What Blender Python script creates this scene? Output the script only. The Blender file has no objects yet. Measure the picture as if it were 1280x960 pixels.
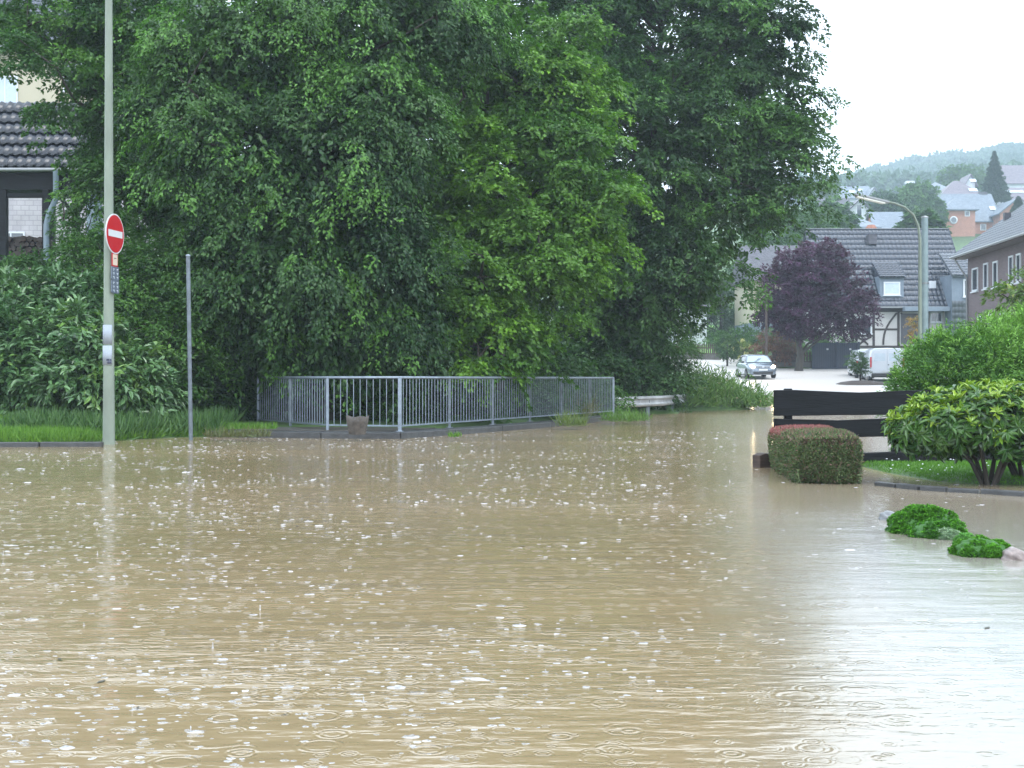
import bpy, bmesh, math, random
import numpy as np
from mathutils import Vector, Matrix

# ------------------------------------------------------------------ camera, sky, light
C = bpy.context.scene.collection
SC = bpy.context.scene
F = 1650.0            # focal length in photo pixels (1280 wide)
HZ = 473.0            # horizon row of the photo
EYE = 1.1             # eye height above the flood water
def P(px, py, Y):
    return Vector(((px - 640) / F * Y, Y, EYE - (py - HZ) / F * Y))
def PG(px, py, z=0.0):
    Y = F * (EYE - z) / (py - HZ)
    return Vector(((px - 640) / F * Y, Y, z))
cam_d = bpy.data.cameras.new('camera')
cam = bpy.data.objects.new('camera', cam_d); C.objects.link(cam)
cam.location = (0, 0, EYE); cam.rotation_euler = (math.radians(90), 0, 0)
cam_d.sensor_width = 36; cam_d.lens = 36 * F / 1280; cam_d.shift_y = -7 / 1280
cam_d.clip_start = 0.1; cam_d.clip_end = 5000
SC.camera = cam

W = bpy.data.worlds.new('World'); SC.world = W; W.use_nodes = True
nt = W.node_tree; nt.nodes.clear()
wo = nt.nodes.new('ShaderNodeOutputWorld'); bg = nt.nodes.new('ShaderNodeBackground')
sky = nt.nodes.new('ShaderNodeTexSky'); sky.sky_type = 'NISHITA'; sky.sun_disc = False
SUN_EL, SUN_AZ = 58, 150       # degrees; azimuth measured from +Y clockwise
sky.sun_elevation = math.radians(SUN_EL); sky.sun_rotation = math.radians(SUN_AZ)
sky.air_density = 1.0; sky.dust_density = 4.0; sky.ozone_density = 1.0
hs = nt.nodes.new('ShaderNodeHueSaturation'); hs.inputs['Saturation'].default_value = 0.35
mx = nt.nodes.new('ShaderNodeMix'); mx.data_type = 'RGBA'; mx.inputs[0].default_value = 0.86
mx.inputs[7].default_value = (9.7, 11.0, 12.4, 1)          # the cloud layer
nt.links.new(sky.outputs[0], hs.inputs['Color']); nt.links.new(hs.outputs[0], mx.inputs[6])
nt.links.new(mx.outputs[2], bg.inputs[0]); nt.links.new(bg.outputs[0], wo.inputs[0])
bg.inputs[1].default_value = 0.15
sd = bpy.data.lights.new('sun', 'SUN'); sun = bpy.data.objects.new('sun', sd); C.objects.link(sun)
sd.energy = 0.9; sd.angle = math.radians(28); sd.color = (1.0, 0.98, 0.95)
az, el = math.radians(SUN_AZ), math.radians(SUN_EL)
sv = Vector((math.sin(az) * math.cos(el), math.cos(az) * math.cos(el), math.sin(el)))
sun.rotation_euler = sv.to_track_quat('Z', 'Y').to_euler(); sun.location = (20, -20, 60)
SC.view_settings.view_transform = 'Standard'; SC.view_settings.look = 'None'
SC.view_settings.exposure = 0.85; SC.view_settings.gamma = 1
SC.render.engine = 'CYCLES'
cy = SC.cycles
cy.max_bounces = 6; cy.diffuse_bounces = 3; cy.glossy_bounces = 3; cy.transmission_bounces = 2
cy.transparent_max_bounces = 4; cy.volume_bounces = 2
cy.caustics_reflective = False; cy.caustics_refractive = False
cy.use_denoising = True; cy.sample_clamp_indirect = 4
try: cy.denoiser = 'OPENIMAGEDENOISE'
except Exception: pass

rnd = random.Random(7)

# ------------------------------------------------------------------ tagging helpers
def tag(o, label=None, cat=None, group=None, kind=None):
    if label: o['label'] = label
    if cat: o['category'] = cat
    if group: o['group'] = group
    if kind: o['kind'] = kind
    return o
def thing(name, label, cat, loc=(0, 0, 0), rotz=0.0, group=None):
    o = bpy.data.objects.new(name, None); C.objects.link(o)
    o.location = loc; o.rotation_euler = (0, 0, rotz); o.empty_display_size = 0.2
    return tag(o, label, cat, group)

class MB:
    """collects shapes and links them as ONE mesh object"""
    def __init__(s): s.v = []; s.f = []; s.sm = []
    def add(s, vs, fs, smooth=False):
        b = len(s.v); s.v += [tuple(p) for p in vs]
        s.f += [tuple(b + i for i in f) for f in fs]; s.sm += [smooth] * len(fs); return s
    def box(s, x0, x1, y0, y1, z0, z1):
        return s.add([(x0,y0,z0),(x1,y0,z0),(x1,y1,z0),(x0,y1,z0),(x0,y0,z1),(x1,y0,z1),(x1,y1,z1),(x0,y1,z1)],
            [(3,2,1,0),(4,5,6,7),(0,1,5,4),(1,2,6,5),(2,3,7,6),(3,0,4,7)])
    def beam(s, a, b, w, h, up=(0, 0, 1)):
        a = Vector(a); b = Vector(b); d = (b - a).normalized(); u = Vector(up)
        sx = d.cross(u)
        if sx.length < 1e-4: sx = d.cross(Vector((0, 1, 0)))
        sx.normalize(); uz = sx.cross(d).normalized()
        vs = []
        for p in (a, b):
            for i, j in ((-1,-1),(1,-1),(1,1),(-1,1)): vs.append(p + sx * (w/2*i) + uz * (h/2*j))
        return s.add(vs, [(0,1,2,3),(7,6,5,4),(0,4,5,1),(1,5,6,2),(2,6,7,3),(3,7,4,0)])
    def tube(s, path, rad, n=8, smooth=True, cap=True):
        path = [Vector(p) for p in path]; m = len(path)
        if not hasattr(rad, '__len__'): rad = [rad] * m
        vs = []; ref = None
        for i, p in enumerate(path):
            d = (path[min(i+1, m-1)] - path[max(i-1, 0)]).normalized()
            if ref is None: ref = Vector((1, 0, 0)) if abs(d.x) < 0.9 else Vector((0, 1, 0))
            a = (ref - d * ref.dot(d)).normalized(); ref = a; b = d.cross(a)
            for k in range(n):
                t = 2 * math.pi * k / n
                vs.append(p + (a * math.cos(t) + b * math.sin(t)) * rad[i])
        fs = [(i*n+k, i*n+(k+1)%n, (i+1)*n+(k+1)%n, (i+1)*n+k) for i in range(m-1) for k in range(n)]
        s.add(vs, fs, smooth)
        if cap:
            s.add([vs[k] for k in range(n)], [tuple(reversed(range(n)))]); s.add([vs[(m-1)*n+k] for k in range(n)], [tuple(range(n))])
        return s
    def lathe(s, prof, c=(0, 0, 0), n=20, smooth=True):
        vs = [(c[0]+r*math.cos(2*math.pi*k/n), c[1]+r*math.sin(2*math.pi*k/n), c[2]+z) for r, z in prof for k in range(n)]
        fs = [(i*n+k, i*n+(k+1)%n, (i+1)*n+(k+1)%n, (i+1)*n+k) for i in range(len(prof)-1) for k in range(n)]
        return s.add(vs, fs, smooth)
    def prism(s, poly, d0, d1, axis='y'):
        """poly in the plane perpendicular to axis, extruded d0..d1"""
        def q(p, d): return (p[0], d, p[1]) if axis == 'y' else ((d, p[0], p[1]) if axis == 'x' else (p[0], p[1], d))
        n = len(poly)
        vs = [q(p, d0) for p in poly] + [q(p, d1) for p in poly]
        return s.add(vs, [tuple(range(n)), tuple(reversed(range(n, 2*n)))] + [(i, i+n, (i+1)%n+n, (i+1)%n) for i in range(n)])
    def build(s, name, mat, parent=None, bevel=0.0, world=False):
        me = bpy.data.meshes.new(name); vs = s.v
        if world and parent is not None:
            L = parent.matrix_basis.inverted(); vs = [tuple(L @ Vector(p)) for p in vs]
        me.from_pydata(vs, [], s.f); me.polygons.foreach_set('use_smooth', s.sm)
        me.materials.append(mat); me.update()
        bm = bmesh.new(); bm.from_mesh(me); bmesh.ops.recalc_face_normals(bm, faces=bm.faces)
        bm.to_mesh(me); bm.free()
        o = bpy.data.objects.new(name, me); C.objects.link(o)
        if parent is not None: o.parent = parent
        if bevel > 0:
            m = o.modifiers.new('bevel', 'BEVEL'); m.width = bevel; m.segments = 2; m.limit_method = 'ANGLE'
        return o

def copy_tree(o, parent=None, **kw):
    c = o.copy(); C.objects.link(c); c.parent = parent
    for ch in list(o.children): copy_tree(ch, c)
    return c

# ------------------------------------------------------------------ materials
def mat(name, col, rough=0.6, spec=0.5, metal=0.0, var=0.0, scale=4.0, bump=0.0, bscale=30.0, col2=None, emit=None, coat=0.0, stretch=(1,1,1)):
    m = bpy.data.materials.new(name); m.use_nodes = True; n = m.node_tree; b = n.nodes['Principled BSDF']
    b.inputs['Base Color'].default_value = (*col, 1); b.inputs['Roughness'].default_value = rough
    b.inputs['Specular IOR Level'].default_value = spec; b.inputs['Metallic'].default_value = metal
    b.inputs['Coat Weight'].default_value = coat
    tc = n.nodes.new('ShaderNodeTexCoord'); mp = n.nodes.new('ShaderNodeMapping'); mp.inputs['Scale'].default_value = stretch
    n.links.new(tc.outputs['Object'], mp.inputs[0])
    if var > 0 or col2:
        no = n.nodes.new('ShaderNodeTexNoise'); no.inputs['Scale'].default_value = scale; no.inputs['Detail'].default_value = 6
        no.inputs['Roughness'].default_value = 0.65
        n.links.new(mp.outputs[0], no.inputs['Vector'])
        r = n.nodes.new('ShaderNodeValToRGB'); r.color_ramp.elements[0].position = 0.35; r.color_ramp.elements[1].position = 0.68
        c2 = col2 or tuple(min(1, c * (1 + var)) for c in col)
        c1 = col if col2 else tuple(c * (1 - var) for c in col)
        r.color_ramp.elements[0].color = (*c1, 1); r.color_ramp.elements[1].color = (*c2, 1)
        n.links.new(no.outputs[0], r.inputs[0]); n.links.new(r.outputs[0], b.inputs['Base Color'])
    if bump > 0:
        nb = n.nodes.new('ShaderNodeTexNoise'); nb.inputs['Scale'].default_value = bscale; nb.inputs['Detail'].default_value = 5
        n.links.new(mp.outputs[0], nb.inputs['Vector'])
        bp = n.nodes.new('ShaderNodeBump'); bp.inputs['Strength'].default_value = 1.0; bp.inputs['Distance'].default_value = bump
        n.links.new(nb.outputs[0], bp.inputs['Height']); n.links.new(bp.outputs[0], b.inputs['Normal'])
    if emit:
        b.inputs['Emission Color'].default_value = (*emit[0], 1); b.inputs['Emission Strength'].default_value = emit[1]
    return m

def brick_mat(name, c1, c2, mortar, scale=1.0, bw=0.24, rh=0.075, ms=0.012):
    m = mat(name, c1, 0.75); n = m.node_tree; b = n.nodes['Principled BSDF']
    tc = n.nodes.new('ShaderNodeTexCoord'); sp = n.nodes.new('ShaderNodeSeparateXYZ'); ad = n.nodes.new('ShaderNodeMath'); cb = n.nodes.new('ShaderNodeCombineXYZ')
    n.links.new(tc.outputs['Object'], sp.inputs[0]); n.links.new(sp.outputs[0], ad.inputs[0]); n.links.new(sp.outputs[1], ad.inputs[1])
    n.links.new(ad.outputs[0], cb.inputs[0]); n.links.new(sp.outputs[2], cb.inputs[1])
    br = n.nodes.new('ShaderNodeTexBrick'); br.inputs['Scale'].default_value = scale
    br.inputs['Color1'].default_value = (*c1, 1); br.inputs['Color2'].default_value = (*c2, 1); br.inputs['Mortar'].default_value = (*mortar, 1)
    br.inputs['Brick Width'].default_value = bw; br.inputs['Row Height'].default_value = rh; br.inputs['Mortar Size'].default_value = ms
    n.links.new(cb.outputs[0], br.inputs['Vector'])
    no = n.nodes.new('ShaderNodeTexNoise'); no.inputs['Scale'].default_value = 1.3; no.inputs['Detail'].default_value = 5
    n.links.new(tc.outputs['Object'], no.inputs['Vector'])
    mr = n.nodes.new('ShaderNodeMapRange'); mr.inputs[3].default_value = 0.7; mr.inputs[4].default_value = 1.25
    n.links.new(no.outputs[0], mr.inputs[0])
    mu = n.nodes.new('ShaderNodeVectorMath'); mu.operation = 'SCALE'
    n.links.new(br.outputs[0], mu.inputs[0]); n.links.new(mr.outputs[0], mu.inputs['Scale']); n.links.new(mu.outputs[0], b.inputs['Base Color'])
    return m

def leaf_mat(name, rough=0.42, trans=0.25, spec=0.5, gain=1.0):
    m = bpy.data.materials.new(name); m.use_nodes = True; n = m.node_tree; b = n.nodes['Principled BSDF']
    at = n.nodes.new('ShaderNodeAttribute'); at.attribute_name = 'tint'; at.attribute_type = 'GEOMETRY'
    n.links.new(at.outputs['Color'], b.inputs['Base Color'])
    b.inputs['Roughness'].default_value = rough; b.inputs['Specular IOR Level'].default_value = spec
    if trans > 0:
        t = n.nodes.new('ShaderNodeBsdfTranslucent'); g = n.nodes.new('ShaderNodeMixShader'); g.inputs[0].default_value = trans
        mu = n.nodes.new('ShaderNodeMix'); mu.data_type = 'RGBA'; mu.blend_type = 'MULTIPLY'; mu.inputs[0].default_value = 1
        mu.inputs[7].default_value = (0.95, 1.25, 0.4, 1)
        n.links.new(at.outputs['Color'], mu.inputs[6]); n.links.new(mu.outputs[2], t.inputs[0])
        out = n.nodes['Material Output']
        n.links.new(b.outputs[0], g.inputs[1]); n.links.new(t.outputs[0], g.inputs[2]); n.links.new(g.outputs[0], out.inputs[0])
    return m

M = {}
M['leaf'] = leaf_mat('leaf', 0.36, 0.3, 0.3); M['glossleaf'] = leaf_mat('glossy_leaf', 0.28, 0.12, 0.6); M['matleaf'] = leaf_mat('matt_leaf', 0.6, 0.2, 0.3)
M['bark'] = mat('bark', (0.035, 0.030, 0.024), 0.75, var=0.4, scale=6, bump=0.02, bscale=12, stretch=(1, 1, 0.3))
M['galv'] = mat('galvanised_steel', (0.22, 0.26, 0.31), 0.42, metal=0.5, var=0.22, scale=5)
M['galv_dark'] = mat('weathered_galvanised_steel', (0.13, 0.155, 0.18), 0.5, metal=0.4, var=0.3, scale=7)
M['polegreen'] = mat('greenish_grey_pole_paint', (0.19, 0.23, 0.19), 0.55, var=0.16, scale=3, stretch=(1, 1, 0.4))
M['concrete'] = mat('wet_concrete', (0.075, 0.072, 0.065), 0.35, var=0.35, scale=3, bump=0.006, bscale=40)
M['kerb'] = mat('kerb_stone', (0.045, 0.047, 0.05), 0.4, var=0.35, scale=5, bump=0.006, bscale=30)
M['black_wood'] = mat('black_stained_wood', (0.004, 0.005, 0.007), 0.55, spec=0.2, var=0.6, scale=3, bump=0.006, bscale=12, stretch=(0.4, 1, 8))
M['brown_wood'] = mat('dark_brown_wood', (0.045, 0.028, 0.022), 0.6, var=0.4, scale=6, stretch=(0.5, 1, 6))
M['timber'] = mat('timber_frame_beam', (0.030, 0.022, 0.020), 0.6, var=0.3, scale=4)
M['plaster'] = mat('white_plaster', (0.50, 0.48, 0.48), 0.8, var=0.06, scale=1.2)
M['cream'] = mat('cream_plaster', (0.46, 0.42, 0.32), 0.8, var=0.06, scale=0.8)
M['whitewall'] = mat('white_painted_wall', (0.5, 0.53, 0.56), 0.7, var=0.05, scale=0.8)
M['bluebase'] = mat('blue_grey_plinth', (0.16, 0.20, 0.25), 0.7, var=0.1)
M['tilewall'] = brick_mat('whitish_tiled_wall', (0.42, 0.40, 0.42), (0.37, 0.35, 0.38), (0.27, 0.26, 0.28), 1, 0.35, 0.22, 0.015)
M['brick'] = brick_mat('purple_brown_brick', (0.10, 0.065, 0.072), (0.14, 0.09, 0.098), (0.13, 0.12, 0.125))
M['orange_brick'] = brick_mat('orange_brick', (0.36, 0.15, 0.10), (0.42, 0.18, 0.12), (0.32, 0.2, 0.15))
M['tile'] = mat('wet_slate_grey_roof_tile', (0.040, 0.050, 0.072), 0.22, var=0.35, scale=5, spec=0.7)
M['tile_light'] = mat('pale_grey_roof_tile', (0.11, 0.125, 0.15), 0.28, var=0.22, scale=4, spec=0.6)
M['tile_black'] = mat('wet_black_roof_tile', (0.008, 0.011, 0.020), 0.24, var=0.5, scale=6, spec=0.6)
M['slate'] = mat('blue_slate_roof', (0.13, 0.16, 0.20), 0.4, var=0.2, scale=1.5, bump=0.05, bscale=4)
M['roof_dark'] = mat('dark_roof', (0.06, 0.06, 0.075), 0.45, var=0.25, scale=1.5, bump=0.05, bscale=4)
M['roof_purple'] = mat('purplish_roof', (0.13, 0.11, 0.135), 0.5, var=0.2, scale=1.5, bump=0.05, bscale=4)
M['glass'] = mat('window_glass', (0.05, 0.065, 0.08), 0.06, spec=1.0)
M['glassblue'] = mat('pale_blue_window_pane', (0.42, 0.50, 0.58), 0.12, spec=0.8, var=0.1, scale=2)  # pale blue tone over the whole pane
M['skylight'] = mat('skylight_glass', (0.5, 0.55, 0.6), 0.05, spec=1.0, metal=0.6)
M['white'] = mat('white_paint', (0.58, 0.61, 0.65), 0.4)
M['gutter'] = mat('grey_gutter', (0.25, 0.26, 0.27), 0.35, metal=0.4, var=0.1)
M['soffit'] = mat('weathered_brown_soffit', (0.10, 0.08, 0.075), 0.7, var=0.3)
M['navy'] = mat('navy_panel', (0.022, 0.035, 0.062), 0.45, var=0.15, scale=2)
M['chimney'] = mat('terracotta', (0.28, 0.13, 0.09), 0.8, var=0.2)
M['asphalt'] = mat('wet_asphalt', (0.045, 0.048, 0.052), 0.22, var=0.3, scale=20, spec=0.7, bump=0.004, bscale=120)
M['red'] = mat('sign_red', (0.38, 0.006, 0.014), 0.35)
M['signwhite'] = mat('sign_white', (0.52, 0.54, 0.57), 0.35)
M['signcream'] = mat('sign_cream', (0.55, 0.47, 0.38), 0.4)
M['plate'] = mat('slate_plate', (0.085, 0.11, 0.15), 0.4, var=0.2, scale=30)
M['platemark'] = mat('pale_mark', (0.42, 0.47, 0.53), 0.5)
M['paper'] = mat('wet_paper', (0.30, 0.34, 0.40), 0.9, spec=0.1, var=0.1, scale=8)
M['ink'] = mat('dark_ink', (0.03, 0.035, 0.07), 0.5)
M['rock'] = mat('wet_granite', (0.23, 0.19, 0.18), 0.35, var=0.35, scale=14, bump=0.01, bscale=20)
M['rockgrey'] = mat('wet_grey_stone', (0.16, 0.17, 0.18), 0.3, var=0.35, scale=14, bump=0.01, bscale=20)
M['pot'] = mat('weathered_pot', (0.075, 0.065, 0.058), 0.8, var=0.35, scale=12, bump=0.01, bscale=18)
M['palletwood'] = mat('pale_pallet_wood', (0.30, 0.26, 0.21), 0.7, var=0.25, scale=5)
M['pipe'] = mat('grey_drainpipe', (0.14, 0.19, 0.23), 0.35, var=0.1)
# ------------------------------------------------------------------ terrain and water
PROF = np.array([(-80,0),(47,0),(60,.3),(75,.8),(82,1.15),(90,1.75),(100,2.5),(110,3.4),(130,6),(200,17),(266,29.5),(350,44),(450,57),(600,79),(1000,148),(1150,156),(1300,160)], float)
def WZ(y): return np.interp(y, PROF[:,0], PROF[:,1])
LAND = [
 ([(-200,20.1),(-22,20.8),(-9,21.4),(-7.2,21.6),(-6.6,22.6),(-5.8,24.0),(-5.0,24.7),(-2.1,24.75),(2.9,36.2),(3.3,39.0),(5.8,41.0),(6.4,44.2),(8.7,45.7),(9.2,47.2),(8.4,49.6),(6.3,51),(7.6,58),(9.6,70),(11.5,84),(12.3,97),(11,104),(-200,104)], .14),
 ([(-200,104),(11,104),(14,103.5),(17.9,103),(17.6,89.7),(28,88.8),(60,87.5),(300,87.5),(300,900),(-200,900)], .14),
 ([(3.62,15.0),(3.85,13.9),(4.3,13.15),(5.2,12.75),(8,12.3),(30,11.5),(30,17.75),(4.5,17.6),(3.55,17.2)], .075),
 ([(22.0,26),(23.4,60),(22.6,72),(19.6,75.6),(19.2,77.6),(24,79),(300,80),(300,26)], .12),
]
def sdist(poly, X, Y):
    p = np.array(poly, float); n = len(p); d = np.full(X.shape, 1e9); ins = np.zeros(X.shape, bool)
    for i in range(n):
        ax, ay = p[i]; bx, by = p[(i+1) % n]; ex, ey = bx-ax, by-ay
        t = np.clip(((X-ax)*ex + (Y-ay)*ey) / (ex*ex+ey*ey), 0, 1)
        d = np.minimum(d, np.hypot(X-ax-t*ex, Y-ay-t*ey))
        c = ((ay > Y) != (by > Y)) & (X < (bx-ax)*(Y-ay)/(by-ay+1e-12)+ax); ins ^= c
    return np.where(ins, d, -d)
def wob(X, Y):
    return .5*np.sin(X*1.7+Y*.9)+.3*np.sin(X*3.1-Y*2.3+1)+.2*np.sin(X*6.3+Y*5.1+2)
def TH(X, Y):
    X = np.asarray(X, float); Y = np.asarray(Y, float)
    w = WZ(Y); h = w - .3
    for poly, lh in LAND:
        d = sdist(poly, X, Y) + .10*wob(X, Y)
        h = np.maximum(h, w - .3 + np.clip(d*1.1, 0, 1)*.3 + np.clip(d, 0, 3)/3*lh + np.clip(d, 0, .25)*lh*1.2)
    # bank and garden rising on the left
    bank = np.clip((Y-24)/15, 0, 1)*np.clip((-7.5-X)/5, 0, 1)*3.3
    mid = np.clip((Y-44)/18, 0, 1)*np.clip((9-X)/10, 0, 1)*2.6
    h = h + np.maximum(bank, mid)*np.clip((112-Y)/10, 0, 1)
    far = np.clip((Y-110)/60, 0, 1)
    h = h + far*(2.5*np.sin(X*.021+1)+1.4*np.sin(X*.05+Y*.03)) + np.clip((Y-500)/400,0,1)*np.clip((X-320)*.17,-30,22)
    return h
def axis(segs):
    out = []
    for a, b, s in segs: out += list(np.arange(a, b, s))
    return np.array(out + [segs[-1][1]])
def grid_obj(name, xs, ys, zf, m, smooth=True):
    X, Y = np.meshgrid(xs, ys); Z = zf(X, Y); co = np.stack([X, Y, Z], -1).reshape(-1, 3)
    nx, ny = len(xs), len(ys); i = np.arange(ny-1)[:, None]*nx + np.arange(nx-1)[None]; i = i.ravel()
    q = np.stack([i, i+1, i+nx+1, i+nx], 1)
    return raw_mesh(name, co, q, m, smooth=smooth)
def raw_mesh(name, co, faces, m, parent=None, cols=None, smooth=False):
    me = bpy.data.meshes.new(name); k = faces.shape[1]; nf = len(faces)
    me.vertices.add(len(co)); me.vertices.foreach_set('co', np.asarray(co, np.float32).ravel())
    me.loops.add(nf*k); me.loops.foreach_set('vertex_index', faces.astype(np.int32).ravel())
    me.polygons.add(nf); me.polygons.foreach_set('loop_start', np.arange(nf, dtype=np.int32)*k)
    me.polygons.foreach_set('use_smooth', np.full(nf, smooth))
    if cols is not None:
        at = me.attributes.new('tint', 'FLOAT_COLOR', 'FACE')
        at.data.foreach_set('color', np.concatenate([cols, np.ones((nf, 1))], 1).astype(np.float32).ravel())
    me.materials.append(m); me.update(calc_edges=True)
    o = bpy.data.objects.new(name, me); C.objects.link(o)
    if parent is not None: o.parent = parent
    return o

# ground: soil / grass mix by height above the water and noise
gm = bpy.data.materials.new('ground'); gm.use_nodes = True; n = gm.node_tree; b = n.nodes['Principled BSDF']
b.inputs['Roughness'].default_value = .75
tc = n.nodes.new('ShaderNodeTexCoord')
n1 = n.nodes.new('ShaderNodeTexNoise'); n1.inputs['Scale'].default_value = 1.2; n1.inputs['Detail'].default_value = 8
n2 = n.nodes.new('ShaderNodeTexNoise'); n2.inputs['Scale'].default_value = .03; n2.inputs['Detail'].default_value = 6
n.links.new(tc.outputs['Object'], n1.inputs[0]); n.links.new(tc.outputs['Object'], n2.inputs[0])
r = n.nodes.new('ShaderNodeValToRGB'); r.color_ramp.elements[0].position = .38; r.color_ramp.elements[1].position = .62
r.color_ramp.elements[0].color = (.035, .075, .018, 1); r.color_ramp.elements[1].color = (.075, .15, .03, 1)
n.links.new(n1.outputs[0], r.inputs[0])
r2 = n.nodes.new('ShaderNodeValToRGB'); r2.color_ramp.elements[0].position = .42; r2.color_ramp.elements[1].position = .58
r2.color_ramp.elements[0].color = (.03, .06, .03, 1); r2.color_ramp.elements[1].color = (.08, .15, .05, 1)
n.links.new(n2.outputs[0], r2.inputs[0])
mxg = n.nodes.new('ShaderNodeMix'); mxg.data_type = 'RGBA'; mxg.inputs[0].default_value = .4
n.links.new(r.outputs[0], mxg.inputs[6]); n.links.new(r2.outputs[0], mxg.inputs[7]); n.links.new(mxg.outputs[2], b.inputs[0])
bp = n.nodes.new('ShaderNodeBump'); bp.inputs['Distance'].default_value = .05; n.links.new(n1.outputs[0], bp.inputs['Height']); n.links.new(bp.outputs[0], b.inputs['Normal'])
xs = axis([(-190,-30,8),(-30,-10,.8),(-10,12,.25),(12,30,.5),(30,60,2),(60,520,10)])
ys = axis([(-20,8,4),(8,12,.5),(12,18,.15),(18,52,.3),(52,112,.9),(112,400,9),(400,1250,18)])
g = grid_obj('ground', xs, ys, TH, gm); tag(g, 'grassy ground under the trees and rising to the hill', 'ground', kind='structure')

# flood water
wm = bpy.data.materials.new('muddy_water'); wm.use_nodes = True; n = wm.node_tree; b = n.nodes['Principled BSDF']
def N(t, **k):
    o = n.nodes.new(t)
    for a, v in k.items(): setattr(o, a, v)
    return o
def L(a, b_): n.links.new(a, b_)
def math_(op, a, b_=None, c=None):
    o = N('ShaderNodeMath', operation=op)
    for i, v in enumerate((a, b_, c)):
        if v is None: continue
        if isinstance(v, (int, float)): o.inputs[i].default_value = v
        else: L(v, o.inputs[i])
    return o.outputs[0]
tc = N('ShaderNodeTexCoord').outputs['Object']
def mapped(sx, sy, ox=0, oy=0):
    mp = N('ShaderNodeMapping'); mp.inputs['Scale'].default_value = (sx, sy, 1); mp.inputs['Location'].default_value = (ox, oy, 0); L(tc, mp.inputs[0]); return mp.outputs[0]
def noise(v, s, d=3, ro=.5):
    o = N('ShaderNodeTexNoise'); o.inputs['Scale'].default_value = s; o.inputs['Detail'].default_value = d; o.inputs['Roughness'].default_value = ro; L(v, o.inputs['Vector']); return o.outputs[0]
def rings(cell, ox, keep, freq, amp):
    v = N('ShaderNodeTexVoronoi'); v.inputs['Scale'].default_value = cell; v.inputs['Randomness'].default_value = 1; v.voronoi_dimensions = '2D'
    L(mapped(1, 1, ox, ox*1.7), v.inputs['Vector'])
    sp = N('ShaderNodeSeparateXYZ'); L(v.outputs['Color'], sp.inputs[0])
    d = v.outputs['Distance']
    age = math_('MULTIPLY_ADD', sp.outputs[1], .42, .04)                 # ring radius
    t = math_('SUBTRACT', d, age)
    env = math_('EXPONENT', math_('MULTIPLY', math_('MULTIPLY', t, t), -90.0))
    wv = math_('MULTIPLY', math_('COSINE', math_('MULTIPLY', t, freq)), env)
    on = math_('GREATER_THAN', sp.outputs[0], 1-keep)
    fade = math_('SUBTRACT', 1.15, math_('MULTIPLY', sp.outputs[1], 1.0))
    return math_('MULTIPLY', math_('MULTIPLY', math_('MULTIPLY', wv, on), fade), amp)
patch = noise(mapped(.10, .34), 1, 4, .6)
pm = N('ShaderNodeMapRange'); pm.inputs[1].default_value = .47; pm.inputs[2].default_value = .68; L(patch, pm.inputs[0])
w1 = math_('MULTIPLY', noise(mapped(1.1, 3.6), 1.5, 3), .011)
w2 = math_('MULTIPLY', math_('MULTIPLY', noise(mapped(4, 11), 1.6, 3), math_('MULTIPLY_ADD', pm.outputs[0], 1.7, .14)), .011)
w3 = math_('MULTIPLY', noise(mapped(.25, .7), 1, 2), .018)
hgt = math_('ADD', math_('ADD', w1, w2), w3)
for a in (rings(5.5, 0, .5, 42, .0017), rings(9.0, 3.3, .6, 40, .0013), rings(3.3, 8.1, .25, 46, .0017)):
    hgt = math_('ADD', hgt, a)
sx = N('ShaderNodeSeparateXYZ'); L(tc, sx.inputs[0])
def mrange(v, a, b_, c, d_):
    o = N('ShaderNodeMapRange'); L(v, o.inputs[0])
    for i, q in enumerate((a, b_, c, d_)): o.inputs[i+1].default_value = q
    return o.outputs[0]
calm = mrange(math_('SUBTRACT', sx.outputs[0], math_('MULTIPLY', sx.outputs[1], .12)), .05, .85, 1, .22)   # sheltered water by the garden
L(math_('ADD', mrange(sx.outputs[1], 48, 64, .09, .34), mrange(calm, 1, .22, 0, .05)), b.inputs['Roughness'])   # fine rain texture on the calm part
hgt = math_('MULTIPLY', hgt, math_('MULTIPLY', calm, mrange(sx.outputs[1], 30, 60, 1, .8)))
bp = N('ShaderNodeBump'); bp.inputs['Strength'].default_value = 1; bp.inputs['Distance'].default_value = 1; L(hgt, bp.inputs['Height']); L(bp.outputs[0], b.inputs['Normal'])
cr = N('ShaderNodeValToRGB'); cr.color_ramp.elements[0].position = .3; cr.color_ramp.elements[1].position = .7
cr.color_ramp.elements[0].color = (.220, .168, .092, 1); cr.color_ramp.elements[1].color = (.290, .214, .128, 1)
L(noise(mapped(.12, .3, 5, 2), 1, 4), cr.inputs[0])
mxw = N('ShaderNodeMix', data_type='RGBA'); L(mrange(sx.outputs[1], 46, 66, 0, 1), mxw.inputs[0]); L(cr.outputs[0], mxw.inputs[6]); mxw.inputs[7].default_value = (.52, .49, .46, 1)   # rushing, aerated water on the street, with sky sheen put into its colour
mxc = N('ShaderNodeMix', data_type='RGBA'); L(mxw.outputs[2], mxc.inputs[6]); mxc.inputs[7].default_value = (.22, .215, .20, 1)   # greyer colour painting the pale sky sheen on the garden side
sx0 = N('ShaderNodeSeparateXYZ'); L(tc, sx0.inputs[0]); sheen_mask = N('ShaderNodeMapRange'); sheen_mask.inputs[1].default_value = .1; sheen_mask.inputs[2].default_value = 1.3
L(math_('ADD', math_('SUBTRACT', sx0.outputs[0], math_('MULTIPLY', sx0.outputs[1], .125)), math_('MULTIPLY_ADD', noise(mapped(.5, 1.2, 9, 4), 1, 4), .7, -.35)), sheen_mask.inputs[0]); nr_ = N('ShaderNodeMapRange'); L(sx0.outputs[1], nr_.inputs[0]); nr_.inputs[1].default_value = 8; nr_.inputs[2].default_value = 17; nr_.inputs[3].default_value = .8; nr_.inputs[4].default_value = 0
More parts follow.
